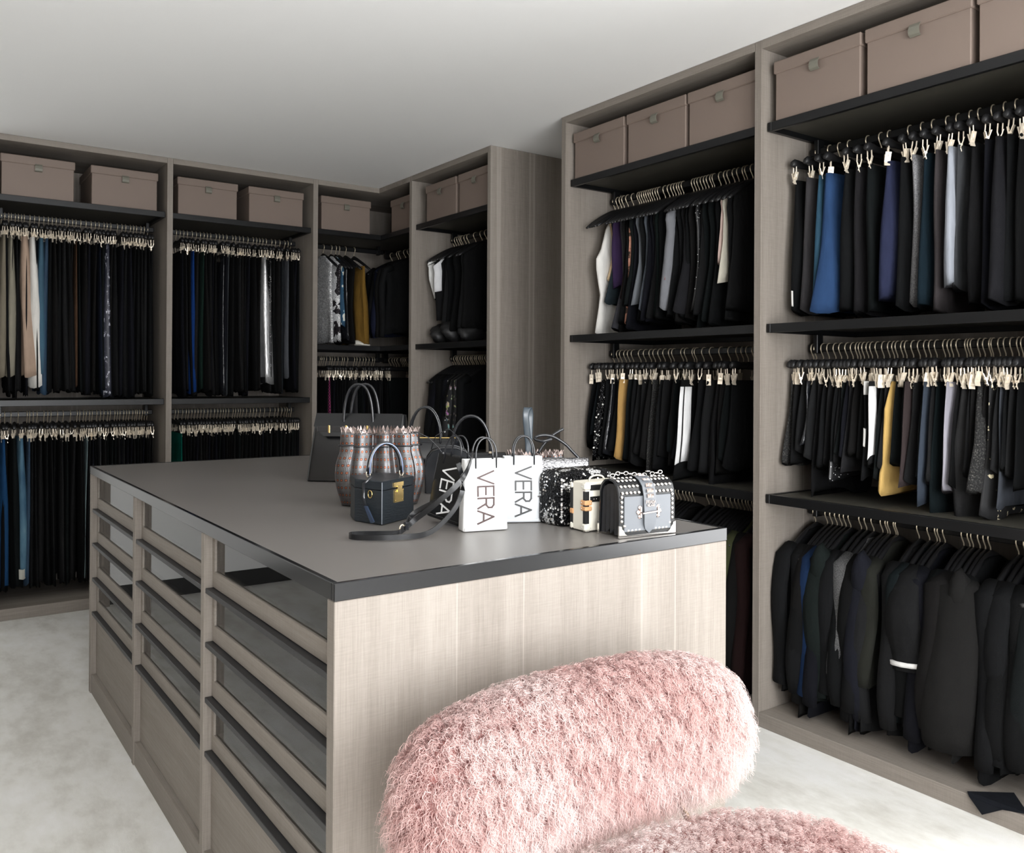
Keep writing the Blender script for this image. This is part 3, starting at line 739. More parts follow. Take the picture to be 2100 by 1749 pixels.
row('y', 3.045, 1.487, R2b, 'c', dict(kind='skirt', name='short_skirt', cat='skirt', L=.36, lmin=.75, w0=.29, w1=.37, folds=1.6, amp=.6, label='plain black short skirt'),
    'plain black skirts, nearest bay middle row', 'black clip hanger with gold hook on the middle rail of the nearest right wall bay', 'clip hangers, nearest bay middle rail', {
    0: sp('black lace skirt hanging against the tall post', mat='tweed', L=.33),
    3: sp('glossy black vinyl skirt with wet highlights near the post', mat='vinyl', L=.24),
    5: sp('sheer black lace skirt with long dangling ribbon', col=(.008, .008, .009), L=.42, hem=.04),
    8: sp('black skirt with rows of silver eyelets along its hem', L=.37, w1=.44, patches=[dict(name='eyelet_band', r=(.80, .99, 170, 250), mat='crystal_black', label='band of silver eyelets')]),
    12: sp('glossy black satin shorts right of the eyelet skirt', col=(.02, .02, .022), rough=.4, L=.33),
    15: sp('black shorts with cream appliqued patches', w0=.34, w1=.40, patches=[dict(name='cream_patch', r=(.0, .14, 172, 215), col=WHITE, label='cream patch'), dict(name='cream_patch', r=(.48, .66, 172, 200), col=WHITE, label='cream patch')]),
    17: sp('black shorts with a broad white side stripe', L=.30, w0=.36, w1=.42, amp=.2, patches=[dict(name='side_stripe', r=(.06, .92, 172, 222), col=(.85, .85, .84), label='broad white stripe')]),
    20: sp('mustard yellow draped skirt with knotted ties', col=(.55, .36, .12), L=.40, w0=.30, w1=.34, wprof=([0, .12, .25, .8, .84, 1], [.26, .30, .34, .34, .39, .39]), t=.03),
    23: sp('brown black leather skirt beside the mustard skirt', col=(.034, .025, .025), L=.36, w0=.34, w1=.41),
    26: sp('slate blue skirt in the nearest middle row', col=(.035, .045, .062), L=.42, w0=.34, w1=.42),
    28: sp('dark bottle green skirt right of the slate blue one', col=(.005, .011, .013), L=.47),
    31: sp('narrow pale lilac skirt, brightest plain one in its row', col=(.30, .29, .33), L=.37, w0=.34, w1=.36),
    33: sp('charcoal wool skirt right of the pale lilac one', col=(.028, .028, .029), L=.46, t=.05),
    36: sp('nubbly dark tweed skirt near the right edge of the photo', mat='tweed', L=.36, t=.05, w1=.42),
    38: sp('black skirt with gold leaf print at its hem', mat='gold_trim_print', L=.44),
    40: sp('steel blue grey skirt near the right edge of the photo', col=(.045, .05, .06), L=.40)}, hi=2.15, tmax=.034, where='nearest right bay middle rail')
row('y', 3.045, .825, R2c, 's', dict(kind='jacket', name='long_sleeved_jumper', cat='jumper', L=.69, lmin=.84, w0=.40, w1=.44, folds=1.0, amp=.45, label='plain black jumper'),
    'plain black jumpers, nearest bay bottom row', 'black coat hanger with gold hook on the bottom rail of the nearest right wall bay', 'coat hangers, nearest bay bottom rail', {
    4: sp('black jumper with royal blue shoulders', col=(.006, .02, .06)),
    6: sp('dark bottle green jumper in the nearest bottom row', col=(.008, .013, .012), r0=.06, hood=1),
    9: sp('marled grey knitted cardigan among the black jumpers', mat='marl_dark', L=.5),
    12: sp('deep navy black hooded jumper', hood=1, col=(.010, .011, .018), r0=.062),
    14: sp('olive black leather sleeved jacket', col=(.022, .023, .018), L=.50),
    16: sp('dark teal short sleeved dress', col=(.008, .014, .016), SL=.30),
    18: sp('black top with a white band on its sleeve cuff', SL=.30, r0=.065, r1=.066, cuff=1),
    22: sp('soft black cape-like sweatshirt', col=(.012, .011, .011), r0=.085, r1=.075, w1=.48),
    24: sp('charcoal black hooded coat with a wide drooping collar', hood=1, col=(.013, .0125, .012), r0=.09, r1=.09, w1=.50, L=.64)}, hi=2.14, tmax=.06, where='nearest right bay bottom rail')
# --- right wall, second bay
row('y', 3.045, 2.285, R1a, 's', dict(kind='top', name='blouse', cat='blouse', L=.635, lmin=.88, w0=.34, w1=.40, folds=1.3, amp=.6, label='plain black top'),
    'plain black tops, second bay upper row', 'black coat hanger with gold hook on the upper rail of the second right wall bay', 'coat hangers, second bay upper rail', {
    0: dict(none=1, label=''), 1: dict(none=1, label=''),
    2: sp('long white sleeveless top, leftmost in the second upper row', col=(.80, .78, .74), L=.64, t=.045, wprof=([0, .03, .12, .25, .4, .55, .7, .85, 1], [.10, .14, .24, .28, .38, .36, .31, .35, .40])),
    3: sp('top with a cream and sand tassel front beside the white one', col=(.60, .45, .28), L=.36, w0=.20, w1=.28, t=.03),
    4: sp('slate and black top under the tassel', col=(.02, .03, .036), L=.48, w0=.22, w1=.28),
    5: sp('deep purple top in the second upper row', col=(.045, .025, .075), L=.40, w0=.28, w1=.29, t=.05),
    6: dict(none=1, label=''), 8: dict(none=1, label=''),
    7: sp('grey wrap top with silver buckle', col=(.05, .05, .058), L=.62, t=.06, w0=.28, w1=.38),
    9: sp('dark bronze striped top in the second upper row', col=(.03, .02, .02), L=.46, w0=.30, w1=.33),
    12: sp('top with peach coloured drawn print', mat='peach_print', L=.60, w0=.32, w1=.38, t=.03),
    13: sp('black dress overlapping the peach print', L=.50, w0=.36, w1=.43, t=.04),
    15: sp('light grey satin camisole', col=(.13, .14, .155), L=.50),
    17: sp('slate blue top half hidden by black ones', col=(.07, .08, .095), L=.54),
    21: sp('dark green black shirt in the second upper row', col=(.006, .012, .011), t=.05),
    23: sp('dusty pink and grey shirt edge beside the large grey blouse', col=(.38, .20, .20), L=.42, w0=.36),
    24: sp('large mid grey silk blouse, most visible in the second upper row', col=(.17, .175, .19), L=.54, w0=.42, w1=.46, t=.07),
    27: sp('black shiny vest right of the grey blouse', col=(.016, .016, .019), L=.56, t=.05),
    31: sp('black top studded with crystals and emerald beads', mat='crystal_black', L=.56),
    36: sp('blush and cream blouse peeping from behind the tall post', col=(.66, .50, .45), L=.36),
    37: sp('cream ruffled blouse cut by the tall post', col=(.70, .66, .56), L=.44)}, hi=3.37, tmax=.05, where='second right bay upper rail')
row('y', 3.045, 1.487, R1b, 'c', dict(kind='skirt', name='short_skirt', cat='skirt', L=.42, lmin=.8, w0=.30, w1=.40, folds=1.4, amp=.5, label='plain black short skirt'),
    'plain black skirts, second bay middle row', 'black clip hanger with gold hook on the middle rail of the second right wall bay', 'clip hangers, second bay middle rail', {
    0: sp('black pleated skirt with a row of pearl buttons at its front edge', L=.33, hem=.03),
    1: sp('petrol blue black skirt near the left end panel', col=(.008, .012, .015), L=.27),
    3: sp('black skirt covered with silver sequins', mat='sequin_black', L=.40, w0=.34, w1=.42),
    5: sp('glossy black vinyl skirt beside the mustard one', mat='vinyl', L=.38),
    7: sp('mustard suede skirt in the second bay', col=(.42, .25, .085), L=.385, w0=.34, w1=.40, t=.035),
    13: sp('black fringed skirt with long threads', mat='tweed', L=.46),
    19: sp('black flared skirt with two white vertical bands', L=.44, w0=.37, w1=.50, t=.03, amp=.15, patches=[dict(name='white_band', r=(.07, .85, 186, 207), col=(.85, .85, .85), label='vertical white band', inf=.004), dict(name='white_band', r=(.07, .85, 212, 232), col=(.85, .85, .85), label='vertical white band', inf=.004)]),
    22: sp('pleated black organza skirt against the tall post', col=(.008, .008, .009), folds=5, L=.46, t=.05)}, hi=3.37, tmax=.05, where='second right bay middle rail')
row('y', 3.045, .825, R1c, 's', dict(kind='jacket', name='long_sleeved_jumper', cat='jumper', L=.66, w0=.40, w1=.44, SL=.56, folds=1.0, amp=.4, label='plain black long coat'),
    'plain black coats, second bay bottom row', 'black coat hanger with gold hook on the bottom rail of the second right wall bay', 'coat hangers, second bay bottom rail', {
    17: sp('olive green coat between the island and the tall post', col=(.045, .05, .022), L=.74, t=.04),
    19: sp('dark burgundy brown coat beside the tall post', col=(.022, .008, .008), L=.74, t=.05)}, tmax=.05, where='second right bay bottom rail')
# --- right wall, far bay
row('y', 3.045, 2.285, R0a, 's', dict(kind='top', name='blouse', cat='blouse', L=.56, w0=.34, w1=.36, folds=1.2, amp=.4, label='plain black jacket'),
    'plain black tops, far bay upper row', 'black coat hanger with gold hook on the upper rail of the far right wall bay', 'coat hangers, far bay upper rail', {
    0: dict(none=1, label=''),
    2: dict(none=1, label=''), 3: dict(none=1, label=''),
    1: sp('cropped black and white vest in the far bay', kind='vest', cat='vest', name='vest', L=.34, w0=.45, w1=.38, t=.035, patches=[dict(name='white_front', r=(.14, .97, 172, 232), col=(.82, .82, .8), label='white front panel'), dict(name='white_shoulder', r=(.012, .10, 170, 230), col=(.82, .82, .8), label='white shoulder')]),
    4: sp('black top with a white ruffled ribbon down its front', kind='top', cat='top', L=.48, w0=.44, w1=.38, t=.05, patches=[dict(name='white_ruffle', r=(.03, .62, 168, 222), col=(.8, .8, .82), label='white ruffle', inf=.006)])}, hi=4.96, tmax=.05, where='far right bay upper rail')
row('y', 3.045, 1.487, R0b, 's', dict(kind='jacket', name='jacket', cat='jacket', L=.50, SL=.44, w0=.40, w1=.40, folds=1.2, amp=.4, label='plain black jacket'),
    'plain black tops, far bay middle row', 'black coat hanger with gold hook on the middle rail of the far right wall bay', 'coat hangers, far bay middle rail', {
    0: dict(none=1, label=''), 1: dict(none=1, label=''),
    10: sp('black blouse with white polka dots in the far bay', mat='polka_black'),
    12: sp('black blouse with a gold and grey floral print', mat='floral'),
    14: sp('blouse with small floral sprays beside the grey end panel', mat='floral', L=.46)}, hi=4.96, tmax=.05, where='far right bay middle rail')
# --- corner bay
row('y', 3.045, 2.285, CRa, 's', dict(kind='jacket', name='jacket', cat='jacket', L=.56, SL=.48, w0=.40, w1=.40, t=.06, folds=1.2, amp=.4, label='plain black jacket'),
    'black jackets in the corner bay', 'black coat hanger with gold hook on the right arm of the corner bay upper rail', 'coat hangers, corner upper rail right arm', {
    2: sp('navy blue shirt below the corner jackets', col=(.012, .015, .035), t=.05), 3: sp('charcoal jacket with pale piping in the corner', col=(.014, .014, .014), t=.05)}, where='right-hand upper corner rail')
row('y', 3.045, 1.487, CRb, 'c', dict(kind='trousers', name='trousers', L=.52, w0=.32, w1=.16, label='plain black trousers'),
    'black trousers in the right arm of the corner', 'black clip hanger on the right arm of the corner bay middle rail', 'clip hangers, corner middle rail right arm', {}, tmax=.03, where='right-hand middle corner rail')
row('x', 5.785, 2.285, CBa, 's', dict(kind='top', name='blouse', cat='blouse', L=.62, w0=.30, w1=.34, t=.036, label='plain black leather top'),
    'black tops, corner left arm', 'black coat hanger on the left arm of the corner bay upper rail', 'coat hangers, corner upper rail left arm', {
    0: sp('white and silver sequinned dress, leftmost in the corner bay', mat='sequin_silver', t=.045, w1=.40),
    1: sp('dark plum and silver sequinned dress', mat='sequin_mixed', t=.04, w1=.38),
    2: sp('blue and cream graphic print top in the corner bay', mat='blue_white_print', L=.50),
    3: sp('black leather dress in the corner bay', mat='vinyl'),
    5: sp('mustard brown jumpsuit hanging in the corner', col=(.19, .105, .02), kind='trousers', cat='jumpsuit', name='jumpsuit', L=.56, w0=.34, w1=.15, t=.06)}, where='left-hand upper corner rail')
row('x', 5.785, 1.487, CBb, 'c', dict(kind='trousers', name='trousers', L=.50, w0=.32, w1=.16, label='plain dark trousers'),
    'dark trousers, corner left arm', 'black clip hanger on the left arm of the corner bay middle rail', 'clip hangers, corner middle rail left arm', {
    1: sp('magenta and black checked trousers in the corner', mat='pink_check', t=.022), 10: sp('grey trousers above the arched handbag handle', col=(.03, .03, .032))}, tmax=.024, where='left-hand middle corner rail')
# --- back wall middle bay
row('x', 5.785, 2.285, Ma, 'c', dict(kind='trousers', name='trousers', L=.928, lmin=.94, w0=.34, w1=.19, label='long black trousers'),
    'long black trousers, middle back bay upper row', 'black clip hanger on the upper rail of the middle back wall bay', 'clip hangers, middle back bay upper rail', {
    3: sp('long royal blue trousers in the middle back bay', col=(.004, .03, .14), L=.90, t=.036), 5: sp('long bottle green trousers beside the royal blue pair', col=(.006, .022, .016), L=.88, t=.03),
    10: sp('crinkled black vinyl trousers in the middle back bay', mat='vinyl'), 12: sp('dark grey trousers with a pale cuff', col=(.04, .045, .05), t=.02),
    20: sp('shimmering silver trousers with a black cuff', mat='silver_lame', L=.84, t=.055, flare=.5, w1=.21, patches=[dict(name='black_cuff', r=(.95, 1.0, 90, 275), col=(.006, .006, .007), label='black cuff')]),
    22: sp('black trousers dotted with crystals beside the silver pair', mat='crystal_black', L=.84, t=.03), 25: sp('dark slate grey trousers right of the crystal pair', col=(.02, .024, .028), L=.90),
    26: sp('grey satin trousers right of the silver pair', col=(.07, .075, .085), L=.8, t=.026)}, tmax=.032, where='middle back bay upper rail', vary=(.85, 1.9))
row('x', 5.785, 1.128, Mb, 'c', dict(kind='trousers', name='trousers', L=.82, lmin=.95, w0=.34, w1=.18, label='plain black trousers'),
    'black trousers, middle back bay lower row', 'black clip hanger on the lower rail of the middle back wall bay', 'clip hangers, middle back bay lower rail', {
    0: sp('emerald green trousers at the left of the lower middle row', col=(.0, .11, .08), t=.02)}, tmax=.026, where='middle back bay lower rail', vary=(.85, 1.9))
# --- back wall left bay
row('x', 5.785, 2.285, La, 'c', dict(kind='trousers', name='trousers', L=.928, lmin=.94, w0=.34, w1=.19, label='long black trousers'),
    'long black trousers, left back bay upper row', 'black clip hanger on the upper rail of the left back wall bay', 'clip hangers, left back bay upper rail', {
    0: sp('khaki trousers at the left edge of the photo', col=(.20, .175, .13), L=.80, t=.055), 2: sp('pale olive khaki trousers beside the cropped pair', col=(.25, .23, .18), L=.80, t=.055),
    6: sp('beige pink wool trousers in the left back bay', col=(.40, .29, .22), L=.80, t=.085, w1=.20), 8: sp('cream white trousers beside the beige pair', col=(.68, .66, .62), L=.86, t=.07, w1=.20),
    10: sp('mid blue jeans with a pale turned-up cuff', mat='denim', L=.78, t=.06, patches=[dict(name='turned_up_cuff', r=(.91, 1.0, 90, 275), col=(.40, .45, .42), label='pale turned-up cuff', inf=.003)]),
    11: sp('dark navy jeans behind the cuffed pair', mat='denim_dark', L=.9, t=.05), 18: sp('narrow brown suede trousers in the left back bay', col=(.06, .032, .018), L=.86, t=.018),
    23: sp('dark navy trousers left of the velvet pair', col=(.006, .010, .022)), 25: sp('crushed velvet trousers with silver marbling', mat='crushed_velvet', t=.058)}, tmax=.03, where='left back bay upper rail', vary=(.85, 1.9))
row('x', 5.785, 1.128, Lb, 'c', dict(kind='trousers', name='jeans', cat='trousers', L=.86, lmin=.96, w0=.34, w1=.17, label='plain black jeans'),
    'black jeans, left back bay lower row', 'black clip hanger on the lower rail of the left back wall bay', 'clip hangers, left back bay lower rail', {
    0: sp('bright blue jeans at the left edge of the photo, lower row', col=(.01, .05, .13), t=.05), 3: sp('faded light blue jeans with turned-up hems', mat='denim_light', L=.80, t=.055, w1=.16, patches=[dict(name='turned_up_hem', r=(.93, 1.0, 90, 275), col=(.5, .5, .44), label='pale turned-up hem')]),
    4: sp('dark indigo jeans right of the faded pair', mat='denim_dark', t=.03), 16: sp('grey blue trousers glimpsed over the island corner', col=(.18, .24, .25), t=.012), 20: sp('charcoal jeans glimpsed over the island corner', col=(.03, .03, .033))}, tmax=.026, where='left back bay lower rail', vary=(.85, 1.9))
# folded things on the far bay middle shelf, white shoe in the corner
for (y, x, s, l) in ((4.90, 2.93, .062, 'crumpled black knit at the left of the far bay shelf'), (4.76, 2.95, .075, 'larger crumpled black leather bundle on the far bay shelf'), (4.60, 2.95, .06, 'black bundle with a pale edge on the far bay shelf')):
    m = MB(); rr = np.random.RandomState(int(y*100)); R = []
    for j, tt in enumerate(np.linspace(.12, PI-.12, 9)):
        ring = []
        for k in range(16):
            a = 2*PI*k/16; f = 1+.16*math.sin(3*a+j)+.1*rr.uniform(-1, 1)
            ring.append((s*1.5*f*math.sin(tt)*math.cos(a), s*1.0*f*math.sin(tt)*math.sin(a), max(0, s-s*1.05*math.cos(tt)*f)))
        R.append(ring)
    m.loft(R); o = build('folded_garment', m, plain('bundle_black', (.012, .012, .013), .5), None, 'full'); o.location = (x, y, LV_R[1]+.001); tag(o, l, 'garment')
m = MB(); R = []
for q in np.linspace(0, 1, 9):
    h = .05*(1-.55*q)*(.6+.4*math.sin(PI*min(1, q*1.3+.2))); w = .030+.012*math.sin(PI*q)
    R.append([(w*math.cos(a), -.11*q+.05, h/2+h/2*math.sin(a)) for a in np.linspace(0, 2*PI, 12, endpoint=False)])
m.loft(R); o = build('flat_shoe', m, plain('cream_leather', (.75, .72, .64), .5), None, 'full'); o.location = (2.70, 5.66, 1.5785); o.rotation_euler = (0, 0, 1.1); tag(o, 'cream flat shoe standing below the mustard jumpsuit', 'shoe')

m = MB(); V = [(2.86, 1.285, .062), (2.75, 1.375, .061), (2.738, 1.362, .056), (2.737, 1.322, .004+.012), (2.738, 1.262, .056), (2.76, 1.20, .061)]
V2 = [(x+.001 if x < 2.745 else x, y, z+(.003 if x > 2.745 else 0)) for x, y, z in V]; V = [(x-.003 if x < 2.745 else x, y, z) for x, y, z in V]
m.add(V+V2, [(0, 1, 2, 4, 5), (2, 3, 4), (6, 11, 10, 8, 7), (8, 10, 9)]+[(i, i+6, (i+1) % 6+6, (i+1) % 6) for i in range(6)])
o = build('scarf', m, cloth((.009, .011, .016), kind='s')); tag(o, 'dark navy cloth corner spilling over the base of the nearest right bay', 'scarf')
# ------------------------------------------------------------------ island
ZT = .969
IX0, IX1, IY0, IY1 = .67, 1.774, 1.515, 4.075
def island():
    t = thing('dresser_island', 'freestanding taupe veneer island with glass-fronted drawers', 'dresser', (IX0, IY0, 0))
    zt = .934
    build('end_panel', MB().box(IX0, IX1, IY0, IY0+.034, 0, zt, c=.0015), M_wood, t)
    build('end_panel', MB().box(IX0, IX1, IY1-.034, IY1, 0, zt, c=.0015), M_wood, t)
    build('back_panel', MB().box(IX1-.02, IX1, IY0+.0345, IY1-.0345, 0, zt), M_wood, t)
    DR = .022                                # drawers sit back behind the uprights
    ups = [(2.368, 2.396), (3.208, 3.236)]
    for a, b in ups: build('upright', MB().box(IX0, IX1-.03, a, b, 0, zt, c=.001), M_wood, t)
    bays = [(IY0+.0345, ups[0][0]-.0005), (ups[0][1]+.0005, ups[1][0]-.0005), (ups[1][1]+.0005, IY1-.0345)]
    for bi, (a, b) in enumerate(bays):
        build('plinth', MB().box(IX0+.004, IX0+.03, a, b, 0, .080, c=.001), M_woodY, t)
        tops = [.928, .773, .628, .478]; bots = [.788, .643, .494, .349]
        for k in range(4):
            z1, z0 = tops[k], bots[k]; x = IX0+DR; st = .020; rail = .045
            gz0, gz1 = z0+rail, z1-.006
            m = MB(); m.box(x, x+.018, a+.002, b-.002, z0+.001, gz0, c=.001)
            m.box(x, x+.018, a+.002, a+.002+st, gz0, z1-.001); m.box(x, x+.018, b-.002-st, b-.002, gz0, z1-.001); m.box(x, x+.018, a+.002+st, b-.002-st, gz1, z1-.001)
            d = build('drawer', m, M_woodY, t)
            build('glass_pane', MB().box(x+.006, x+.010, a+.002+st, b-.002-st, gz0-.003, gz1+.003), M_glass, d)
            build('handle', MB().box(IX0+.004, x+.018, a+.0, b-.0, z0-.0145, z0-.0005, c=.001), M_lip, d)
            tr = MB(); tr.box(x+.02, IX1-.06, a+.01, b-.01, z0+.012, z0+.02); build('tray_bottom', tr, plain('tray_suede', (.05, .048, .045), .8) if k == 0 else plain('tray_linen', (.36, .35, .31), .8), d)
            tr = MB(); tr.box(x+.02, IX1-.06, a+.01, a+.018, z0+.02, z0+.09); tr.box(x+.02, IX1-.06, b-.018, b-.01, z0+.02, z0+.09); tr.box(IX1-.068, IX1-.06, a+.018, b-.018, z0+.02, z0+.09)
            build('tray_side', tr, plain('tray_cream', (.50, .47, .38), .6), d)
            if bi == 0 and k == 0:
                for y in (1.76, 1.90, 2.05):
                    build('tray_divider', MB().box(x+.022, x+.20, y, y+.006, z0+.02, z0+.095), plain('divider_cream', (.78, .75, .64), .6), d)
        # lower plain drawer
        d = build('drawer', MB().box(IX0+DR, IX0+DR+.018, a+.002, b-.002, .082, .333, c=.001), M_woodY, t)
    return t, bays
isl, bays = island()
wt = thing('worktop', 'large worktop of taupe leather in a black metal rim', 'worktop', (IX0, IY0, .934))
m = MB(); r = .012
m.box(IX0-.001, IX1+.001, IY0-.001, IY0+r, .9345, ZT, c=.0015); m.box(IX0-.001, IX1+.001, IY1-r, IY1+.001, .9345, ZT, c=.0015)
m.box(IX0-.001, IX0+r, IY0+r, IY1-r, .9345, ZT, c=.0015); m.box(IX1-r, IX1+.001, IY0+r, IY1-r, .9345, ZT, c=.0015)
build('metal_rim', m, M_edge, wt)
build('leather_inlay', MB().box(IX0+r, IX1-r, IY0+r, IY1-r, .9345, ZT-.0015), M_top, wt)
# spectacles and white cases in the top drawers
def spectacles(x, y, z, rz, label):
    t = thing('sunglasses', label, 'glasses', (x, y, z), rz, world=False, group='sunglasses in the near top drawer')
    fm = MB()
    for sg in (-1, 1):
        fm.tube([(.001+sg*.034+.026*math.cos(a), 0, .022+.020*math.sin(a)) for a in np.linspace(0, 2*PI, 14, endpoint=False)], .0018, 5, closed=True)
    fm.tube([(-.010, 0, .028), (0, -.002, .031), (.010, 0, .028)], .0016, 5)
    build('frame', fm, plain('glossy_black_frame', (.01, .01, .011), .1), t, 'full')
    lm = MB()
    for sg in (-1, 1): lm.prism([(sg*.034+.025*math.cos(a), .022+.019*math.sin(a)) for a in np.linspace(0, 2*PI, 14, endpoint=False)], -.0006, .0006)
    build('lens', lm, plain('smoked_lens', (.05, .05, .055), .06), t)
    for sg in (-1, 1): build('arm', MB().tube([(sg*.062, 0, .026), (sg*.064, .08, .026), (sg*.062, .12, .012)], .0018, 5), plain('glossy_black_frame', (.01, .01, .011), .1), t)
for x, y, rz, l in ((.82, 1.63, .3, 'black sunglasses nearest the end panel in the top drawer'), (.83, 1.83, -.6, 'dark rounded sunglasses in the middle compartment of the top drawer'), (.80, 1.97, .3, 'thin black spectacles in front of the cream divider'), (.83, 2.17, .4, 'clear rimmed spectacles at the far end of the near top drawer')):
    spectacles(x, y, .8085, rz, l)
CL = ['nearest in the middle bay', 'tallest, middle bay', 'lowest, middle bay', 'farthest in the middle bay', 'alone in the far bay']
for i, (y, w, h) in enumerate(((2.50, .10, .05), (2.62, .09, .07), (2.78, .11, .045), (2.92, .12, .065), (3.32, .12, .06))):
    m = MB().box(0, .12, 0, w, 0, h, c=.004); m.box(-.002, .122, -.002, w+.002, h-.018, h+.002, c=.003)
    o = build('small_case', m, plain('white_case', (.72, .73, .72), .6)); o.location = (.74, y, .8085)
    tag(o, 'small white lidded case behind top drawer glass, '+CL[i], 'case', 'white cases in the top drawers')

# ------------------------------------------------------------------ handbags
def arch(x0, x1, z0, z1, y=0.0, n=15, pw=2.3, lean=0.0):
    """inverted-U handle from (x0,z0) to (x1,z0) with top z1"""
    P = []; c = (x0+x1)/2; a = (x1-x0)/2
    for th in np.linspace(PI, 0, n):
        ct, st = math.cos(th), math.sin(th)
        P.append((c+a*np.sign(ct)*abs(ct)**(2/pw), y+lean*st, z0+(z1-z0)*abs(st)**(2/pw)))
    return P
def rrect(w, d, r, n=5):
    P = []
    for cx, cy, a0 in ((w/2-r, d/2-r, 0), (-w/2+r, d/2-r, 90), (-w/2+r, -d/2+r, 180), (w/2-r, -d/2+r, 270)):
        for a in np.linspace(a0, a0+90, n): P.append((cx+r*math.cos(math.radians(a)), cy+r*math.sin(math.radians(a))))
    return P
def smooth_path(P, k=4):
    P = [np.array(p, float) for p in P]; out = []
    for i in range(len(P)-1):
        p0, p1, p2, p3 = P[max(i-1, 0)], P[i], P[i+1], P[min(i+2, len(P)-1)]
        for t_ in np.linspace(0, 1, k, endpoint=False):
            out.append(.5*((2*p1)+(-p0+p2)*t_+(2*p0-5*p1+4*p2-p3)*t_**2+(-p0+3*p1-3*p2+p3)*t_**3))
    out.append(P[-1]); return out
GL = {'V': [[(0, 1), (.38, 0), (.76, 1)]], 'E': [[(.55, 1), (0, 1), (0, 0), (.55, 0)], [(0, .5), (.48, .5)]],
      'R': [[(0, 0), (0, 1), (.4, 1), (.56, .88), (.56, .66), (.4, .52), (0, .52)], [(.32, .52), (.6, 0)]], 'A': [[(0, 0), (.38, 1), (.76, 0)], [(.14, .36), (.62, .36)]],
      'P': [[(0, 0), (0, 1), (.4, 1), (.56, .88), (.56, .64), (.4, .5), (0, .5)]], 'D': [[(0, 0), (0, 1), (.34, 1), (.58, .75), (.58, .25), (.34, 0), (0, 0)]],
      'M': [[(0, 0), (0, 1), (.35, .4), (.7, 1), (.7, 0)]], 'I': [[(0, 0), (0, 1)]], 'L': [[(0, 1), (0, 0), (.5, 0)]], 'N': [[(0, 0), (0, 1), (.55, 0), (.55, 1)]],
      'O': [[(.3, 0), (.05, .25), (.05, .75), (.3, 1), (.55, .75), (.55, .25), (.3, 0)]]}
GW = {'V': .76, 'E': .55, 'R': .6, 'A': .76, 'P': .56, 'D': .58, 'M': .7, 'I': 0, 'L': .5, 'N': .55, 'O': .6}
def lettering(text, h, sw, fmap, gap=.28, th=.0008):
    """flat stroke letters; fmap(a, b) -> point function on the face (a along text, b letter up)"""
    m = MB(); a = 0
    tot = sum(GW[c]*h for c in text)+gap*h*(len(text)-1); a = -tot/2
    for c in text:
        for pl in GL[c]:
            for (p, q) in zip(pl[:-1], pl[1:]):
                P = np.array([a+p[0]*h, (p[1]-.5)*h]); Q = np.array([a+q[0]*h, (q[1]-.5)*h]); d = Q-P; l = np.hypot(*d); d = d/l; n = np.array([-d[1], d[0]])*sw/2
                P = P-d*sw*.4; Q = Q+d*sw*.4
                V = [fmap(*(P+n), 0), fmap(*(Q+n), 0), fmap(*(Q-n), 0), fmap(*(P-n), 0), fmap(*(P+n), th), fmap(*(Q+n), th), fmap(*(Q-n), th), fmap(*(P-n), th)]
                m.add(V, [(0, 1, 2, 3), (7, 6, 5, 4), (0, 4, 5, 1), (1, 5, 6, 2), (2, 6, 7, 3), (3, 7, 4, 0)]); th += .00006
        a += GW[c]*h+gap*h
    return m
def put(t, x, y, rz, tilt=None, z=ZT+.0003):
    t.location = (x, y, z); t.rotation_euler = (0, 0, math.radians(rz))
    if tilt: t.rotation_mode = 'XYZ'; t.rotation_euler = (math.radians(tilt[0]), math.radians(tilt[1]), math.radians(rz))
# 1 structured black handbag
def structured_bag():
    t = thing('handbag', 'large structured black leather handbag with tall arched handles, far left of the bags', 'handbag', world=False)
    rings = []
    for z, w, d in ((0, .375, .17), (.004, .38, .175), (.10, .365, .14), (.18, .352, .10), (.235, .345, .055), (.246, .342, .045)):
        rings.append([(x, y, z+(.014*(1-(2*x/w)**2) if z > .2 else 0)) for x, y in rrect(w, d, min(.02, d*.3))])
    build('body', MB().loft(rings), M_lea, t, True)
    fl = [(-.165, .252), (.165, .252), (.165, .205), (.125, .168), (.06, .168), (.05, .20), (-.05, .20), (-.06, .168), (-.125, .168), (-.165, .205)]
    m = MB(); nn = len(fl)
    def FY(z): return -.0545-(.235-z)*.32 if z < .235 else -.030
    V = [(x, FY(z)-.004, z) for x, z in fl]+[(x, FY(z)+.001, z) for x, z in fl]
    m.add(V, [tuple(range(nn)), tuple(range(2*nn-1, nn-1, -1))]+[(i, i+nn, (i+1) % nn+nn, (i+1) % nn) for i in range(nn)])
    build('flap', m, M_lea, t)
    st = MB()
    for x0, x1 in ((-.15, -.03), (.03, .15)): st.box(x0, x1, FY(.196)-.008, FY(.196)-.004, .184, .206, c=.001)
    build('closure_strap', st, M_leaS, t)
    for x in (-.104, -.040, .040): build('gold_plate', MB().box(x-.0035, x+.0035, FY(.196)-.011, FY(.196)-.007, .180, .209, c=.001), M_brass, t)
    for y, in ((-.052,), (.052,)): build('handle', MB().tube([(-.056, y, .175)]+arch(-.056, .056, .20, .362, y, 19, 2.4)+[(.056, y, .175)], .0052, 8), M_leaS, t, 'full')
    build('key_pouch', MB().tube([(.02, -.075, .20), (.012, -.085, .15), (-.008, -.092, .11)], .002, 5).tube([(-.008, -.093, .11), (-.012, -.095, .085), (-.01, -.097, .065)], [(.004, .002), (.010, .004), (.004, .002)], 8), M_leaS, t, 'full')
    for sx in (-.17, .17): build('gold_foot', MB().dome((sx, -.07, .001), .004, (0, 0, -1), h=.2), M_brass, t)
    return t
b = structured_bag(); put(b, 1.378+.055, 2.934+.066, -39.6)
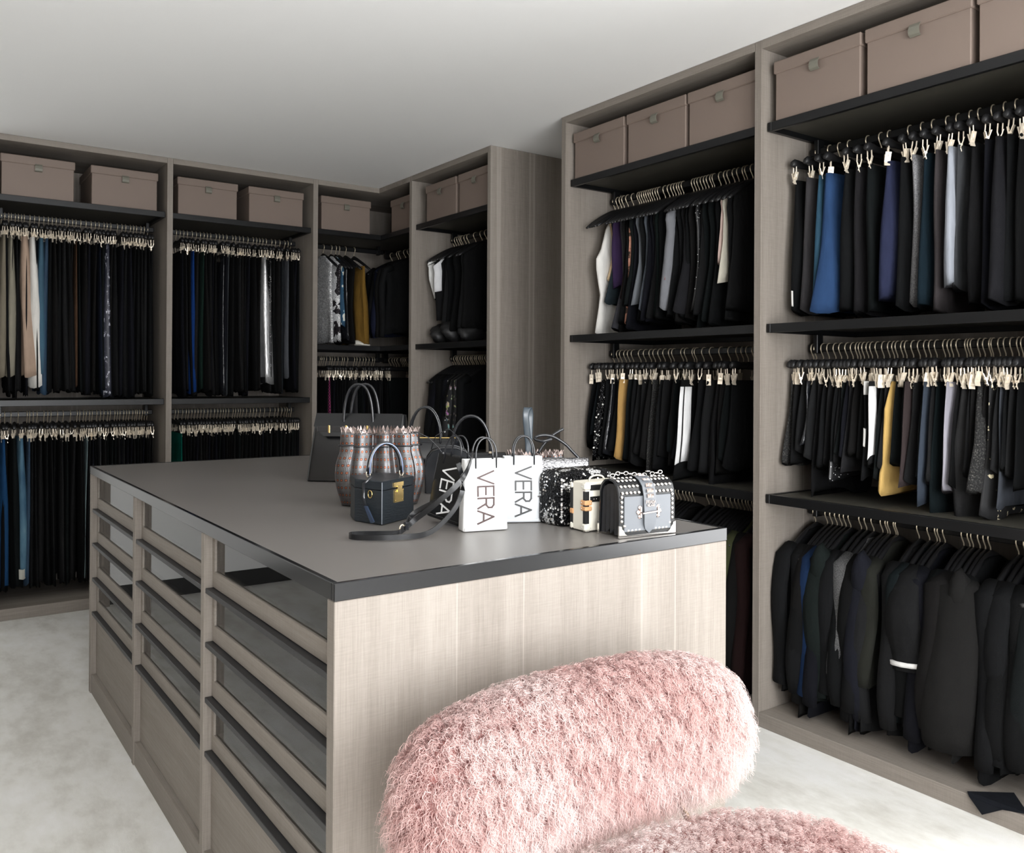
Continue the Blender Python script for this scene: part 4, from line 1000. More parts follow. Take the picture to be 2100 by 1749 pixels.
# 2 perforated bucket bag
def fluted_bag(name, label, a_, b_, H, nf, strap):
    t = thing(name, label, 'handbag', world=False)
    NR = 176; nz = 26; V = []; F = []; UV = []
    for j in range(nz):
        q = j/(nz-1); z = q*H; bulge = 1+.13*math.sin(PI*min(1, q*1.35))-.06*q
        amp = .20*min(1, q*1.3+.25)
        for i in range(NR+1):
            a = 2*PI*i/NR; f = bulge*(1+amp*(abs(math.cos(a*nf/2))*2-1.2)); V.append((a_*f*math.cos(a), b_*f*math.sin(a), z)); UV.append((i/NR, q))
    for j in range(nz-1):
        for i in range(NR): F.append((j*(NR+1)+i, j*(NR+1)+i+1, (j+1)*(NR+1)+i+1, (j+1)*(NR+1)+i))
    F.append(tuple(range(NR))[::-1])
    mb = MB(); mb.add(V, F)
    o = build('body', mb, [special('perforated')], t, 'full', fixn=False)
    uvl = o.data.uv_layers.new(name='UVMap'); d = np.zeros(len(o.data.loops)*2, dtype=np.float32); vi = np.zeros(len(o.data.loops), dtype=np.int32); o.data.loops.foreach_get('vertex_index', vi)
    U = np.array(UV, dtype=np.float32); d = U[vi].reshape(-1); uvl.data.foreach_set('uv', d)
    mod = o.modifiers.new('thickness', 'SOLIDIFY'); mod.thickness = .0025; mod.offset = -1
    # scalloped rim of small pointed petals
    m = MB(); npet = 60; top = V[(nz-1)*(NR+1):]
    for k in range(npet):
        i0 = int(k*NR/npet); i1 = int((k+1)*NR/npet); p, q2 = Vector(top[i0]), Vector(top[i1]); mid = (p+q2)/2*1.02; out = mid.normalized()*.0012; out.z = 0
        tip = mid+Vector((0, 0, .0105)); l = p*.85+q2*.15+Vector((0, 0, .0055)); r_ = q2*.85+p*.15+Vector((0, 0, .0055)); pp = p-Vector((0, 0, .003)); qq = q2-Vector((0, 0, .003))
        pts = [pp, qq, r_, tip, l]; m.add([x+out for x in pts]+[x-out for x in pts], [(0, 1, 2, 3, 4), (9, 8, 7, 6, 5), (0, 5, 6, 1), (1, 6, 7, 2), (2, 7, 8, 3), (3, 8, 9, 4), (4, 9, 5, 0)])
    build('petal_rim', m, plain('petal_metal', (.30, .24, .22), .3, .8), t)
    zc = H*.82; P = []
    for i in range(0, NR, 2):
        p = V[int(.82*(nz-1))*(NR+1)+i]; a = 2*PI*i/NR; s = 1.015+.02*math.cos(a*nf); P.append((p[0]*s, p[1]*s, zc))
    build('drawstring', MB().tube(P, .0028, 6, closed=True), M_leaS, t, 'full')
    if strap: build('shoulder_strap', MB().tube(strap, [(.0045, .0016)]*len(strap), 8), M_leaS, t, 'full')
    # dark lining disc
    build('lining', MB().box(-a_*.6, a_*.6, -b_*.6, b_*.6, H*.45, H*.46), plain('lining_black', (.01, .01, .01), .9), t)
    return t
b = fluted_bag('bucket_bag', 'wide fluted bucket bag of pierced silver leather with copper dots', .112, .085, .222, 9,
               [(.06, -.02, .205), (.085, -.02, .222), (.115, -.02, .222), (.15, -.02, .205), (.18, -.02, .175), (.205, -.02, .14), (.225, -.02, .105), (.235, -.02, .09)])
put(b, 1.205, 2.395, -30)
b2 = fluted_bag('pouch_bag', 'small pierced silver pouch with an upright wrist loop, behind the light grey bag', .095, .06, .118, 9, None)
put(b2, 1.86, 2.47, -32)
m = MB(); P = [(-.022, .006, .085), (-.022, .006, .19), (-.022, .012, .245), (-.022, .006, .272), (-.022, -.008, .283), (-.022, -.020, .275), (-.022, -.025, .25), (-.022, -.012, .19), (-.022, -.002, .15), (-.022, -.002, .085)]
m.tube([(x+.5*y, y, z) for x, y, z in smooth_path(P, 3)], [(.0012, .0125)]*28, 10, flat=(1, .2, 0))
lp = build('wrist_loop', m, plain('blue_black_leather', (.05, .065, .08), .3, 0, .6), b2, 'full')
# 3 hexagonal box bag
def hex_bag():
    poly = [(1.036, 2.043), (1.171, 2.116), (1.180, 2.195), (1.130, 2.245), (1.035, 2.235), (1.006, 2.146)]
    cx, cy = 1.09, 2.15
    t = thing('box_bag', 'small dark many-sided box bag with a pale blue edged handle and gold lock', 'handbag', (cx, cy, ZT+.0003))
    Z0 = ZT+.0003; MR = special('ridged_black')
    def inset(f): return [(cx+(x-cx)*f, cy+(y-cy)*f) for x, y in poly]
    def pr(z0, z1, f=1.0):
        m = MB(); P = inset(f); P2 = inset(f*.985)
        m.loft([[(x, y, z0) for x, y in P2], [(x, y, z0+.0015) for x, y in P], [(x, y, z1-.0015) for x, y in P], [(x, y, z1) for x, y in P2]]); return m
    build('box', pr(Z0, Z0+.089), MR, t); build('lid', pr(Z0+.0905, Z0+.114), MR, t)
    F, R_, L_ = Vector((1.036, 2.043, 0)), Vector((1.171, 2.116, 0)), Vector((1.006, 2.146, 0))
    e = MB(); e.tube([(1.0355, 2.0425, Z0+.002), (1.0355, 2.0425, Z0+.112)], .0011, 6); build('edge_piping', e, plain('piping_grey', (.25, .27, .3), .4), t)
    ex = (R_-F).normalized(); c = F+ex*.052; top = Z0+.114
    a, b = Vector((1.055, 2.165, top)), Vector((1.150, 2.150, top)); P = []
    for k in np.linspace(0, 1, 17):
        th = PI*(1-k); p = a+(b-a)*(.5+.5*math.cos(th)); p.z = top+.008+.084*math.sin(th)**.85; P.append(p)
    build('handle', MB().tube(P, .0055, 8), M_leaS, t, 'full')
    x_ = Vector((ex.y, -ex.x, 0)); o = build('handle_edge', MB().tube([p+x_*.0050+Vector((0, 0, .0)) for p in P], .0016, 6), plain('pale_blue_edge', (.30, .38, .62), .4), t, 'full'); o['label'] = 'pale blue painted edge'
    for q in (a, b): build('ring', MB().tube([(q.x+.006*math.cos(w), q.y, q.z+.008+.009*math.sin(w)) for w in np.linspace(0, 2*PI, 12, endpoint=False)], .0016, 6, closed=True), M_gold, t, 'full')
    n = Vector((ex.y, -ex.x, 0))
    def FP(s, z, o): p = F+ex*s+n*o; return (p.x, p.y, Z0+z)
    lk = MB()
    def fb(s0, s1, z0, z1, o): lk.add([FP(s0, z0, 0), FP(s1, z0, 0), FP(s1, z1, 0), FP(s0, z1, 0), FP(s0, z0, o), FP(s1, z0, o), FP(s1, z1, o), FP(s0, z1, o)], [(0, 1, 2, 3), (7, 6, 5, 4), (0, 4, 5, 1), (1, 5, 6, 2), (2, 6, 7, 3), (3, 7, 4, 0)])
    fb(.052, .098, .094, .106, .003); fb(.056, .098, .052, .086, .003); fb(.066, .088, .080, .096, .005)
    for s, z in ((.06, .057), (.094, .057), (.06, .081), (.094, .081)): lk.dome(FP(s, z, .003), .0025, n)
    build('lock', lk, M_brass, t)
    ey = (L_-F).normalized(); n2 = Vector((-ey.y, ey.x, 0)); n2 = n2 if n2.x < 0 else -n2
    def FL(s, z, o): p = F+ey*s+n2*o; return (p.x, p.y, Z0+z)
    build('tag_strap', MB().tube([(a.x, a.y, a.z+.006), FL(.045, .122, .0), FL(.062, .105, .008), FL(.066, .07, .006), FL(.056, .045, .006)], [(.004, .0012)]*5, 8), M_leaS, t, 'full')
    m = MB(); q = [FL(.060, .046, .006), FL(.048, .046, .006), FL(.016, .008, .010), FL(.028, .003, .010)]; m.add(q+[tuple(Vector(p)+n2*.004) for p in q], [(0, 1, 2, 3), (7, 6, 5, 4), (0, 4, 5, 1), (1, 5, 6, 2), (2, 6, 7, 3), (3, 7, 4, 0)])
    build('luggage_tag', m, plain('blue_edge_leather', (.03, .045, .08), .35), t)
    build('side_ring', MB().tube([FL(.042+.008*math.cos(w), .078+.01*math.sin(w), .004) for w in np.linspace(0, 2*PI, 12, endpoint=False)], .0015, 6, closed=True), M_brass, t, 'full')
hex_bag()
# 4 black boston bag, barrel bag and dome bag at the back
def boston():
    t = thing('handbag', 'rounded black leather boston bag with two thin rolled handles, behind the others', 'handbag', world=False)
    R = []
    for z, w, d in ((0, .26, .12), (.01, .29, .15), (.05, .30, .165), (.10, .295, .15), (.135, .275, .10), (.148, .25, .05)): R.append([(x, y, z) for x, y in rrect(w, d, d*.45, 6)])
    build('body', MB().loft(R), M_leaS, t, 'full')
    for y in (-.05, .05): build('handle', MB().tube([(-.062, y, .11)]+arch(-.062, .062, .14, .272, y, 17, 2.1)+[(.062, y, .11)], .0042, 8), M_leaS, t, 'full')
    build('zip', MB().tube([(-.12, 0, .149), (.12, 0, .149)], .003, 6), M_brass, t)
    return t
put(boston(), 1.70, 2.98, -33)
def barrel():
    t = thing('handbag', 'cylindrical black leather barrel bag with one tall strap handle, behind the white shopping bag', 'handbag', world=False)
    R = []
    for x, r_ in ((-.135, .046), (-.130, .054), (.130, .054), (.135, .046)): R.append([(x, r_*math.cos(a), .055+r_*math.sin(a)) for a in np.linspace(0, 2*PI, 24, endpoint=False)])
    build('body', MB().loft(R), M_leaS, t, True)
    build('handle', MB().tube([(-.072, -.01, .09)]+arch(-.072, .074, .115, .245, -.01, 19, 2.1)+[(.074, -.01, .09)], [(.0035, .006)]*21, 8), M_leaS, t, 'full')
    for x in (-.073, .075): build('strap_end', MB().box(x-.006, x+.006, -.018, -.002, .103, .112, c=.001), M_gold, t)
    return t
put(barrel(), 1.76, 2.74, -35)
def dome_bag():
    t = thing('handbag', 'domed glossy black bag with piped edges, between the pierced bag and the black shopping bag', 'handbag', world=False)
    prof = [(-.078, 0), (-.080, .08), (-.074, .115), (-.056, .140), (-.025, .151), (.025, .151), (.056, .140), (.074, .115), (.080, .08), (.078, 0)]
    build('body', MB().prism(prof, -.045, .055, 'y'), M_leaS, t, True)
    for y in (-.046, .056): build('piping', MB().tube([(x, y, z+.001) for x, z in prof], .0028, 6), M_leaS, t, 'full')
    build('carry_strap', MB().tube([(-.06, .005, .145), (-.045, 0, .19), (0, 0, .215), (.04, -.02, .18), (.058, -.04, .13)], [(.0045, .0016)]*5, 8), M_leaS, t, 'full')
    return t
put(dome_bag(), 1.53, 2.52, -30)
# 5-7 shopping bags with VERA lettering
def shopping(label, mat, ink, W_=.122, H=.180, D=.042, taper=.012, handle=True):
    t = thing('shopping_bag', label, 'handbag', world=False)
    R = []
    for z, f in ((0, .97), (.004, 1.0), (H*.5, 1-taper/W_*.5), (H, 1-taper/W_)):
        R.append([(x, y, z+(.001 if z == H else 0)) for x, y in rrect(W_*f, D*(1 if z < H*.9 else .72), .006, 4)])
    R.append([(x*.96, y*.8, H-.003) for x, y, _ in R[-1]]); R.append([(x*.96, y*.8, H-.03) for x, y, _ in R[-2]])
    build('body', MB().loft(R), mat, t, True)
    m = MB(); m.box(-W_/2+.004, W_/2-.003, -D/2-.0035, -D/2-.001, .002, .010, c=.0008)
    build('bottom_fold', m, mat, t)
    yf = lambda z: -D/2-(.0004) + (0 if z < H*.5 else (z-H*.5)/(H*.5)*D*.14)
    def fm(a, b, th): z = H*.47-a; return (b, yf(z)-.0006-th, z)
    l = build('lettering', lettering('VERA', .043, .0042, fm, gap=.14), ink, t); l['label'] = 'the word VERA running down the front'
    for y in (-D/2*.75, D/2*.6):
        P = [(-.026, y, H-.022)]+arch(-.026, .030, H+.01, H+.056, y, 15, 2.1)+[(.030, y, H-.022)]
        build('handle', MB().tube(P, .0024, 7), M_leaS, t, 'full')
    return t
MW = plain('white_leather', (.83, .83, .82), .45, 0, .4, grain=(600, .15, .0005)); MG = plain('pale_grey_leather', (.60, .62, .64), .4, 0, .4, grain=(600, .15, .0005))
MK = plain('brown_ink', (.07, .042, .04), .6); MI = plain('black_ink', (.03, .03, .03), .5); MX = plain('white_ink', (.85, .85, .85), .5)
w1 = shopping('white leather shopping bag reading VERA, standing in front', MW, MK); put(w1, 1.219+.006, 1.8265+.02, -14.1)
w2 = shopping('pale grey leather shopping bag reading VERA, behind the white one', MG, MI, W_=.118, H=.176); put(w2, 1.385, 1.895, -27)
w3 = shopping('black leather shopping bag reading VERA in white, leaning left of the white one', M_lea, MX, W_=.115, H=.172); put(w3, 1.195, 1.972, -72, tilt=(0, 9, 0), z=ZT+.010)
# 8 the long strap of the black shopping bag, lying on the top
st = thing('leather_strap', 'long stitched black leather strap looped over the worktop', 'strap', (1.0, 1.88, ZT))
ZS = ZT+.008
A1 = [(1.205, 1.868, 1.165), (1.190, 1.845, 1.160), (1.165, 1.822, 1.135), (1.140, 1.815, 1.105), (1.110, 1.83, 1.072), (1.075, 1.855, 1.035), (1.045, 1.885, 1.003), (1.018, 1.885, .985), (.995, 1.880, ZS), (.960, 1.895, ZS), (.925, 1.915, ZS), (.897, 1.925, ZS), (.882, 1.91, ZS), (.887, 1.885, ZS), (.910, 1.862, ZS), (.950, 1.838, ZS), (.990, 1.826, ZS), (1.03, 1.822, ZS), (1.065, 1.825, .985), (1.10, 1.83, 1.005), (1.135, 1.835, 1.035), (1.155, 1.835, 1.075), (1.150, 1.83, 1.11), (1.138, 1.83, 1.145)]
def strap_mb(P, w=.0065, th=.0013):
    S = smooth_path(P); n = len(S); m = MB(); R = []
    for i, p in enumerate(S):
        t_ = S[min(i+1, n-1)]-S[max(i-1, 0)]; t_ = t_/np.linalg.norm(t_); up = np.array([0, 0, 1.0]); s_ = np.cross(t_, up); s_ /= np.linalg.norm(s_)+1e-9; v = np.cross(s_, t_)
        R.append([p+v*w+s_*th, p-v*w+s_*th, p-v*w-s_*th, p+v*w-s_*th])
    return m.loft(R)
build('strap_band', strap_mb(A1), M_lea, st, True)
build('strap_band', strap_mb([(1.140, 1.815, 1.103), (1.11, 1.85, 1.06), (1.07, 1.89, 1.03), (1.045, 1.905, 1.01), (1.03, 1.895, .995)]), M_lea, st, True)
bk = MB(); bk.tube([(1.012+.007*math.cos(a), 1.886, .985+.010*math.sin(a)) for a in np.linspace(0, 2*PI, 12, endpoint=False)], .0018, 6, closed=True); build('buckle', bk, M_gold, st, 'full')
build('keeper', MB().box(1.018, 1.028, 1.880, 1.892, .981, 1.0, c=.001), M_leaS, st)
# 9 metallic crocodile clutch
def croc():
    t = thing('clutch_bag', 'glossy black and silver crocodile clutch with a knotted strap, behind the sequinned box', 'handbag', world=False)
    R = []
    for z, d in ((0, .055), (.01, .06), (.11, .055), (.125, .05), (.14, .035), (.147, .012)): R.append([(x, y, z) for x, y in rrect(.17, d, d*.3)])
    build('body', MB().loft(R), special('croc'), t, 'full')
    build('strap', MB().tube(smooth_path([(.06, 0, .14), (.035, 0, .165), (.01, 0, .19), (-.03, 0, .213), (-.065, 0, .215), (-.082, 0, .205), (-.06, -.01, .198), (-.03, -.01, .205)]), .0045, 8), M_leaS, t, 'full')
    build('strap', MB().tube(smooth_path([(-.07, .01, .16), (-.05, .01, .19), (-.025, .01, .215), (.008, .01, .235)]), .0045, 8), M_leaS, t, 'full')
    return t
put(croc(), 1.645, 2.05, -30)
# 10 sequinned box
def seqbag():
    t = thing('box_bag', 'black sequinned box bag with silver patches', 'handbag', world=False)
    R = []
    for z, f in ((0, .95), (.006, 1), (.11, 1), (.13, .96), (.14, .84), (.144, .6)): R.append([(x*f, y*f, z) for x, y in rrect(.20, .105, .022, 6)])
    build('body', MB().loft(R), special('sequin_bag'), t, 'full')
    m = MB(); rr = np.random.RandomState(5)
    for _ in range(260):
        f = rr.randint(4); z = rr.uniform(.006, .125)
        if f == 0: p = (-.1005, rr.uniform(-.04, .04), z); n = (-1, 0, 0)
        elif f == 1: p = (rr.uniform(-.085, .085), -.0530, z); n = (0, -1, 0)
        elif f == 2: p = (rr.uniform(-.075, .075), rr.uniform(-.035, .035), .1425); n = (0, 0, 1)
        else: p = (-.094, -.046, z); n = (-1, -1, 0)
        n = Vector(n)+Vector(rr.uniform(-.5, .5, 3)); n.normalize(); a = n.orthogonal().normalized(); b_ = n.cross(a); c = Vector(p); r_ = .0028
        m.add([c+(a*math.cos(q)+b_*math.sin(q))*r_+n*.001 for q in np.linspace(0, 2*PI, 6, endpoint=False)], [tuple(range(6))])
    o = build('sequin', m, plain('silver_sequin', (.9, .9, .9), .12, 1), t, fixn=False); o['kind'] = 'stuff'
    return t
put(seqbag(), 1.512, 1.818, 3)
# 11 little trunk
def trunk():
    t = thing('trunk_bag', 'miniature ivory trunk bag with black bands and tan leather tabs', 'handbag', world=False)
    MI_ = plain('ivory_leather', (.78, .74, .64), .45); MBk = plain('black_band', (.012, .012, .012), .4); MTn = plain('tan_leather', (.62, .33, .15), .5)
    w, d, h = .125, .062, .124
    build('case', MB().box(0, w, 0, d, .001, h, c=.002), MI_, t)
    bd = MB(); e = .0012
    for x0 in (-e,): bd.box(x0, .010, -e, d*.16, .02, h-.022)
    bd.box(-e, .004, d*.84, d+e, .0, h); bd.box(.014, w, -e, .003, h-.020, h-.006); bd.box(.014, w, -e, .003, h*.60, h*.60+.014)
    build('black_band', bd, MBk, t)
    for z0, z1 in ((.066, .080), (.052, .064)):
        build('tan_tab', MB().box(-.0035, .020, -.0035, .020, z0, z1, c=.003), MTn, t)
    build('tan_tab', MB().box(-.003, .002, d-.012, d+.002, .040, .054, c=.002), MTn, t)
    for zz in (0.0, h-.020):
        c = MB(); c.box(-.004, .017, -.004, .016, zz, zz+.021, c=.005); build('corner_cap', c, plain('cream_cap', (.72, .69, .6), .4), t)
        c = MB(); c.box(-.004, .016, d-.012, d+.003, zz, zz+.020, c=.005); build('corner_cap', c, plain('cream_cap', (.72, .69, .6), .4), t)
    rv = MB()
    for x, y, z, n in ((-.0035, .014, .073, (-1, 0, 0)), (-.0035, .014, .058, (-1, 0, 0)), (.014, -.0035, .073, (0, -1, 0)), (.014, -.0035, .058, (0, -1, 0)), (.026, -.001, h*.6+.007, (0, -1, 0)), (.034, -.001, h*.6+.007, (0, -1, 0)), (-.004, .012, .010, (-1, 0, 0)), (.012, -.004, .010, (0, -1, 0)), (-.004, .012, h-.01, (-1, 0, 0))): rv.dome((x, y, z), .0016, n)
    build('rivet', rv, M_steel, t)
    build('top_handle', MB().tube(arch(.035, .085, h, h+.014, d/2, 9), .0025, 6), plain('cream_cap', (.72, .69, .6), .4), t, 'full')
    return t
put(trunk(), 1.419, 1.668, -2)
# 12 studded flap bag
def stud_bag():
    t = thing('handbag', 'small grey and black leather flap bag covered with round silver studs, at the right corner', 'handbag', world=False)
    w, h = .172, .142; MGf = plain('blue_grey_leather', (.13, .14, .155), .32, 0, .5); y0 = -.044
    # side profile of the shell (y, z): front plate, rounded top, back plate
    prof = [(y0, .004), (y0-.001, .06), (y0+.001, .108), (y0+.008, .126), (y0+.022, .138), (y0+.042, .142), (y0+.062, .138), (y0+.076, .126), (y0+.082, .108), (y0+.086, .004)]
    inn = [(y+(.004 if y < 0 else -.004)*1.0, max(.004, z-.004)) for y, z in prof]
    m = MB(); n = len(prof)
    for i in range(n-1):
        a, b_, c, d_ = prof[i], prof[i+1], inn[i+1], inn[i]
        V = [(x, p[0], p[1]) for x in (0, w) for p in (a, b_, c, d_)]; m.add(V, [(0, 1, 5, 4), (3, 7, 6, 2), (0, 3, 2, 1), (4, 5, 6, 7), (1, 2, 6, 5), (0, 4, 7, 3)])
    build('shell', m, M_lea, t, True)
    build('front_panel', MB().box(.014, w-.014, y0-.003, y0+.001, .014, .100, c=.001), MGf, t)
    R = []          # pleated gusset
    for x in (.004, w-.004):
        pts = []
        ys = np.linspace(y0+.006, y0+.080, 9)
        for k, yy in enumerate(ys): pts.append((x+(.006 if k % 2 else 0)*(1 if x < .1 else -1), yy, .004+(.012 if k in (3, 5) else 0)))
        topz = [(x+(.008 if k % 2 else .002)*(1 if x < .1 else -1), y0+.010+(.066)*k/8, .118+.010*math.sin(PI*k/8)) for k in range(9)]
        g = MB(); V = pts+topz; V += [(p[0]+.003*(1 if x < .1 else -1), p[1], p[2]) for p in V]
        F = [(k, k+1, 9+k+1, 9+k) for k in range(8)]+[(18+k, 27+k, 27+k+1, 18+k+1) for k in range(8)]
        g.add(V, F); build('gusset', g, M_leaS, t, True)
    build('inner_body', MB().box(.016, w-.016, y0+.012, y0+.074, .004, .112, c=.004), M_leaS, t)
    def face(s, z):      # front point
        return (s, y0-.003, z)
    sd = MB(); rs = .0044
    for k in range(6): sd.dome((.0075, y0-.001, .040+k*.0118), rs, (0, -1, 0)); sd.dome((w-.0075, y0-.001, .040+k*.0118), rs, (0, -1, 0))
    for k in range(5): sd.dome((.016+k*.0112, y0-.001+0, .0165 if k else .028), rs, (0, -1, 0)); sd.dome((w-.016-k*.0112, y0-.001, .0165 if k else .028), rs, (0, -1, 0))
    for (yy, zz, nx) in ((y0-.0005, .109, (0, -1, .25)), (y0+.0065, .1245, (0, -1, .9)), (y0+.019, .1370, (0, -.5, 1)), (y0+.034, .1415, (0, -.15, 1))):
        for k in range(5): sd.dome((.010+k*.0125, yy, zz), rs, nx); sd.dome((w-.010-k*.0125, yy, zz), rs, nx)
    build('round_stud', sd, M_steel, t, 'full')
    # centre strap following the front
    cx = w*.515; sw = .019; sp_ = [(y0+.05, .1445), (y0+.03, .1455), (y0+.012, .137), (y0-.001, .124), (y0-.008, .10), (y0-.011, .06), (y0-.009, .030), (y0-.006, .018), (y0-.005, .008)]
    wd = [sw]*6+[.0175, .013, .001]; m = MB(); R = []
    for (yy, zz), ww in zip(sp_, wd): R.append([(cx-ww, yy, zz), (cx+ww, yy, zz), (cx+ww, yy+.003, zz-.0005), (cx-ww, yy+.003, zz-.0005)])
    m.loft(R); build('closure_strap', m, MGf, t, True)
    py = MB()
    for (yy, zz) in ((y0+.030, .1475), (y0+.010, .1385), (y0-.003, .126), (y0-.0085, .113), (y0-.0105, .100)):
        for sx in (-.0052, .0052):
            top = zz > .13; c = Vector((cx+sx, yy-.0005, zz)); up = Vector((0, -.4, 1)).normalized() if top else Vector((0, -1, .15)).normalized(); a = Vector((1, 0, 0)); b_ = up.cross(a); r_ = .0048
            py.add([c+a*r_+b_*r_, c-a*r_+b_*r_, c-a*r_-b_*r_, c+a*r_-b_*r_, c+up*.0035], [(0, 1, 4), (1, 2, 4), (2, 3, 4), (3, 0, 4), (3, 2, 1, 0)])
    build('pyramid_stud', py, plain('pink_steel', (.82, .70, .66), .12, 1), t)
    pi = plain('pink_steel', (.82, .70, .66), .12, 1)
    o = build('lettering', lettering('PRADA', .0075, .0011, lambda a, b_, th: (cx+a*.92, y0-.0112-th, .085+b_), gap=.22, th=.001), pi, t); o['label'] = 'small metal letters on the strap'
    build('lettering', lettering('MILANO', .0048, .0008, lambda a, b_, th: (cx+a*.95, y0-.0115-th, .0765+b_), gap=.3, th=.001), pi, t)
    cl = MB()
    for sg in (-1, 1):
        for dz in (-.011, 0, .011): cl.dome((cx+sg*(.028 if dz else .033), y0-.004, .060+dz), .0062, (0, -1, 0), h=.5)
        cl.box(cx+sg*.027-.003, cx+sg*.027+.003, y0-.008, y0-.004, .046, .074, c=.001)
    build('clasp', cl, plain('pink_steel', (.82, .70, .66), .12, 1), t)
    build('clasp_bar', MB().tube([(cx-.027, y0-.0145, .058), (cx+.027, y0-.0145, .062)], .002, 8), plain('pink_steel', (.82, .70, .66), .12, 1), t)
    for x in (0, w):
        sg = 1 if x == 0 else -1
        cm = MB(); cm.prism([(x-.0015*sg, 0), (x+.024*sg, 0), (x+.022*sg, .006), (x+.016*sg, .010), (x+.012*sg, .018), (x+.007*sg, .022), (x+.006*sg, .028), (x-.0015*sg, .030)], y0-.0035, y0+.001, 'y')
        build('corner_plate', cm, M_steel, t)
        build('corner_plate', MB().box(x-.002, x+.002, y0+.082, y0+.089, 0, .030), M_steel, t)
    build('bottom_rail', MB().box(.020, w-.020, y0-.003, y0+.001, 0, .005), M_steel, t)
    ch = MB(); rr = np.random.RandomState(3)
    for k in range(15):
        u = k/14; x = .012+.145*u; z = .148+.004*math.sin(7*u)+(.008 if k == 11 else 0); y = y0+.045+.006*math.sin(11*u); o_ = k % 2
        ch.tube([(x+.007*math.cos(a), y+(.0045*math.sin(a) if o_ else 0), z+(0 if o_ else .0045*math.sin(a))) for a in np.linspace(0, 2*PI, 10, endpoint=False)], .0014, 5, closed=True)
    build('chain', ch, M_steel, t, 'full')
    build('side_ring', MB().tube([(w+.010+.007*math.cos(a), y0+.05, .052+.007*math.sin(a)) for a in np.linspace(0, 2*PI, 10, endpoint=False)], .0016, 5, closed=True).tube([(w-.002, y0+.05, .048), (w+.006, y0+.05, .050)], .002, 5), M_steel, t, 'full')
    return t
sb = stud_bag(); a = math.radians(-6.5); put(sb, 1.430+.044*math.sin(-a), 1.556+.044*math.cos(a), -6.5)

# ------------------------------------------------------------------ fur chair
def fur_mesh(P, Nn, length, seed, droop, curl, wid=.0011, seg=9, loop=0.0, lockf=16.0):
    """ribbon strands; P roots, Nn normals"""
    r = np.random.RandomState(seed); n = len(P)
    Pw = P+.012*np.stack([vnoise(P, 55.0, 21), vnoise(P, 55.0, 22), vnoise(P, 55.0, 23)], 1)
    lock = np.floor(Pw*lockf*5.0).astype(int); h = (lock[:, 0]*73856093 ^ lock[:, 1]*19349663 ^ lock[:, 2]*83492791) & 0xffff
    lr = np.random.RandomState(99).uniform(-1, 1, (65536, 4))[h]
    D = Nn+lr[:, :3]*.30+r.uniform(-1, 1, (n, 3))*.18; D /= np.linalg.norm(D, axis=1)[:, None]
    ln = length*(.75+.25*lr[:, 3]+r.uniform(-.12, .12, n)); ds = (ln/seg)[:, None]
    g = np.array([0, 0, -1.0]); X = P.copy(); path = [X.copy()]
    T = np.cross(D, g+r.uniform(-.2, .2, (n, 3))); T /= np.linalg.norm(T, axis=1)[:, None]+1e-9
    B = np.cross(D, T); ph = lr[:, 3]*6+r.uniform(-.7, .7, n); fr = r.uniform(.85, 1.2, n)*(1+loop)
    for k in range(1, seg+1):
        q = k/seg; d = D*(1-q*.75)+g*droop*q*1.5
        a = ph+fr*q*2*PI*2.4
        d = d+(T*np.cos(a)[:, None]+B*np.sin(a)[:, None])*curl*(.3+q)
        d /= np.linalg.norm(d, axis=1)[:, None]; X = X+d*ds; path.append(X.copy())
    path = np.stack(path, 1)                                  # n, seg+1, 3
    view = r.normal(size=(n, 1, 3)); tan = np.gradient(path, axis=1); side = np.cross(tan, np.broadcast_to(view, tan.shape)); side /= np.linalg.norm(side, axis=2)[:, :, None]+1e-9
    w = wid*(1-np.linspace(0, 1, seg+1)**2*.8)[None, :, None]*r.uniform(.7, 1.3, (n, 1, 1))
    V = np.stack([path-side*w*.5, path+side*w*.5], 2).reshape(-1, 3)
    m = seg+1; b0 = (np.arange(n)*m*2)[:, None]+(np.arange(seg)*2)[None, :]
    Fq = np.stack([b0, b0+1, b0+3, b0+2], -1).reshape(-1, 4)
    return V, Fq, np.repeat(np.linspace(0, 1, m)[None, :], n, 0).repeat(2, 1).reshape(-1), np.repeat(np.arange(n), m*2)
def vnoise(P, s, seed):
    r = np.random.RandomState(seed); out = 0
    for k in range(6):
        d = r.normal(size=3)*s; out = out+np.sin(P @ d+r.uniform(0, 6.28))/6*1.6
    return out
def fur_material():
    m, nt, b = newmat('pink_curly_fur'); at = N(nt, 'ShaderNodeAttribute'); at.attribute_name = 'furcol'
    nt.links.new(at.outputs['Color'], b.inputs['Base Color']); b.inputs['Roughness'].default_value = .6; b.inputs['Specular IOR Level'].default_value = .3
    b.inputs['Sheen Weight'].default_value = .25
    tr = N(nt, 'ShaderNodeBsdfTranslucent'); nt.links.new(at.outputs['Color'], tr.inputs[0]); mx = N(nt, 'ShaderNodeMixShader'); mx.inputs[0].default_value = .35
    nt.links.new(b.outputs[0], mx.inputs[1]); nt.links.new(tr.outputs[0], mx.inputs[2]); nt.links.new(mx.outputs[0], nt.nodes['Material Output'].inputs[0]); return m
MFUR = fur_material()
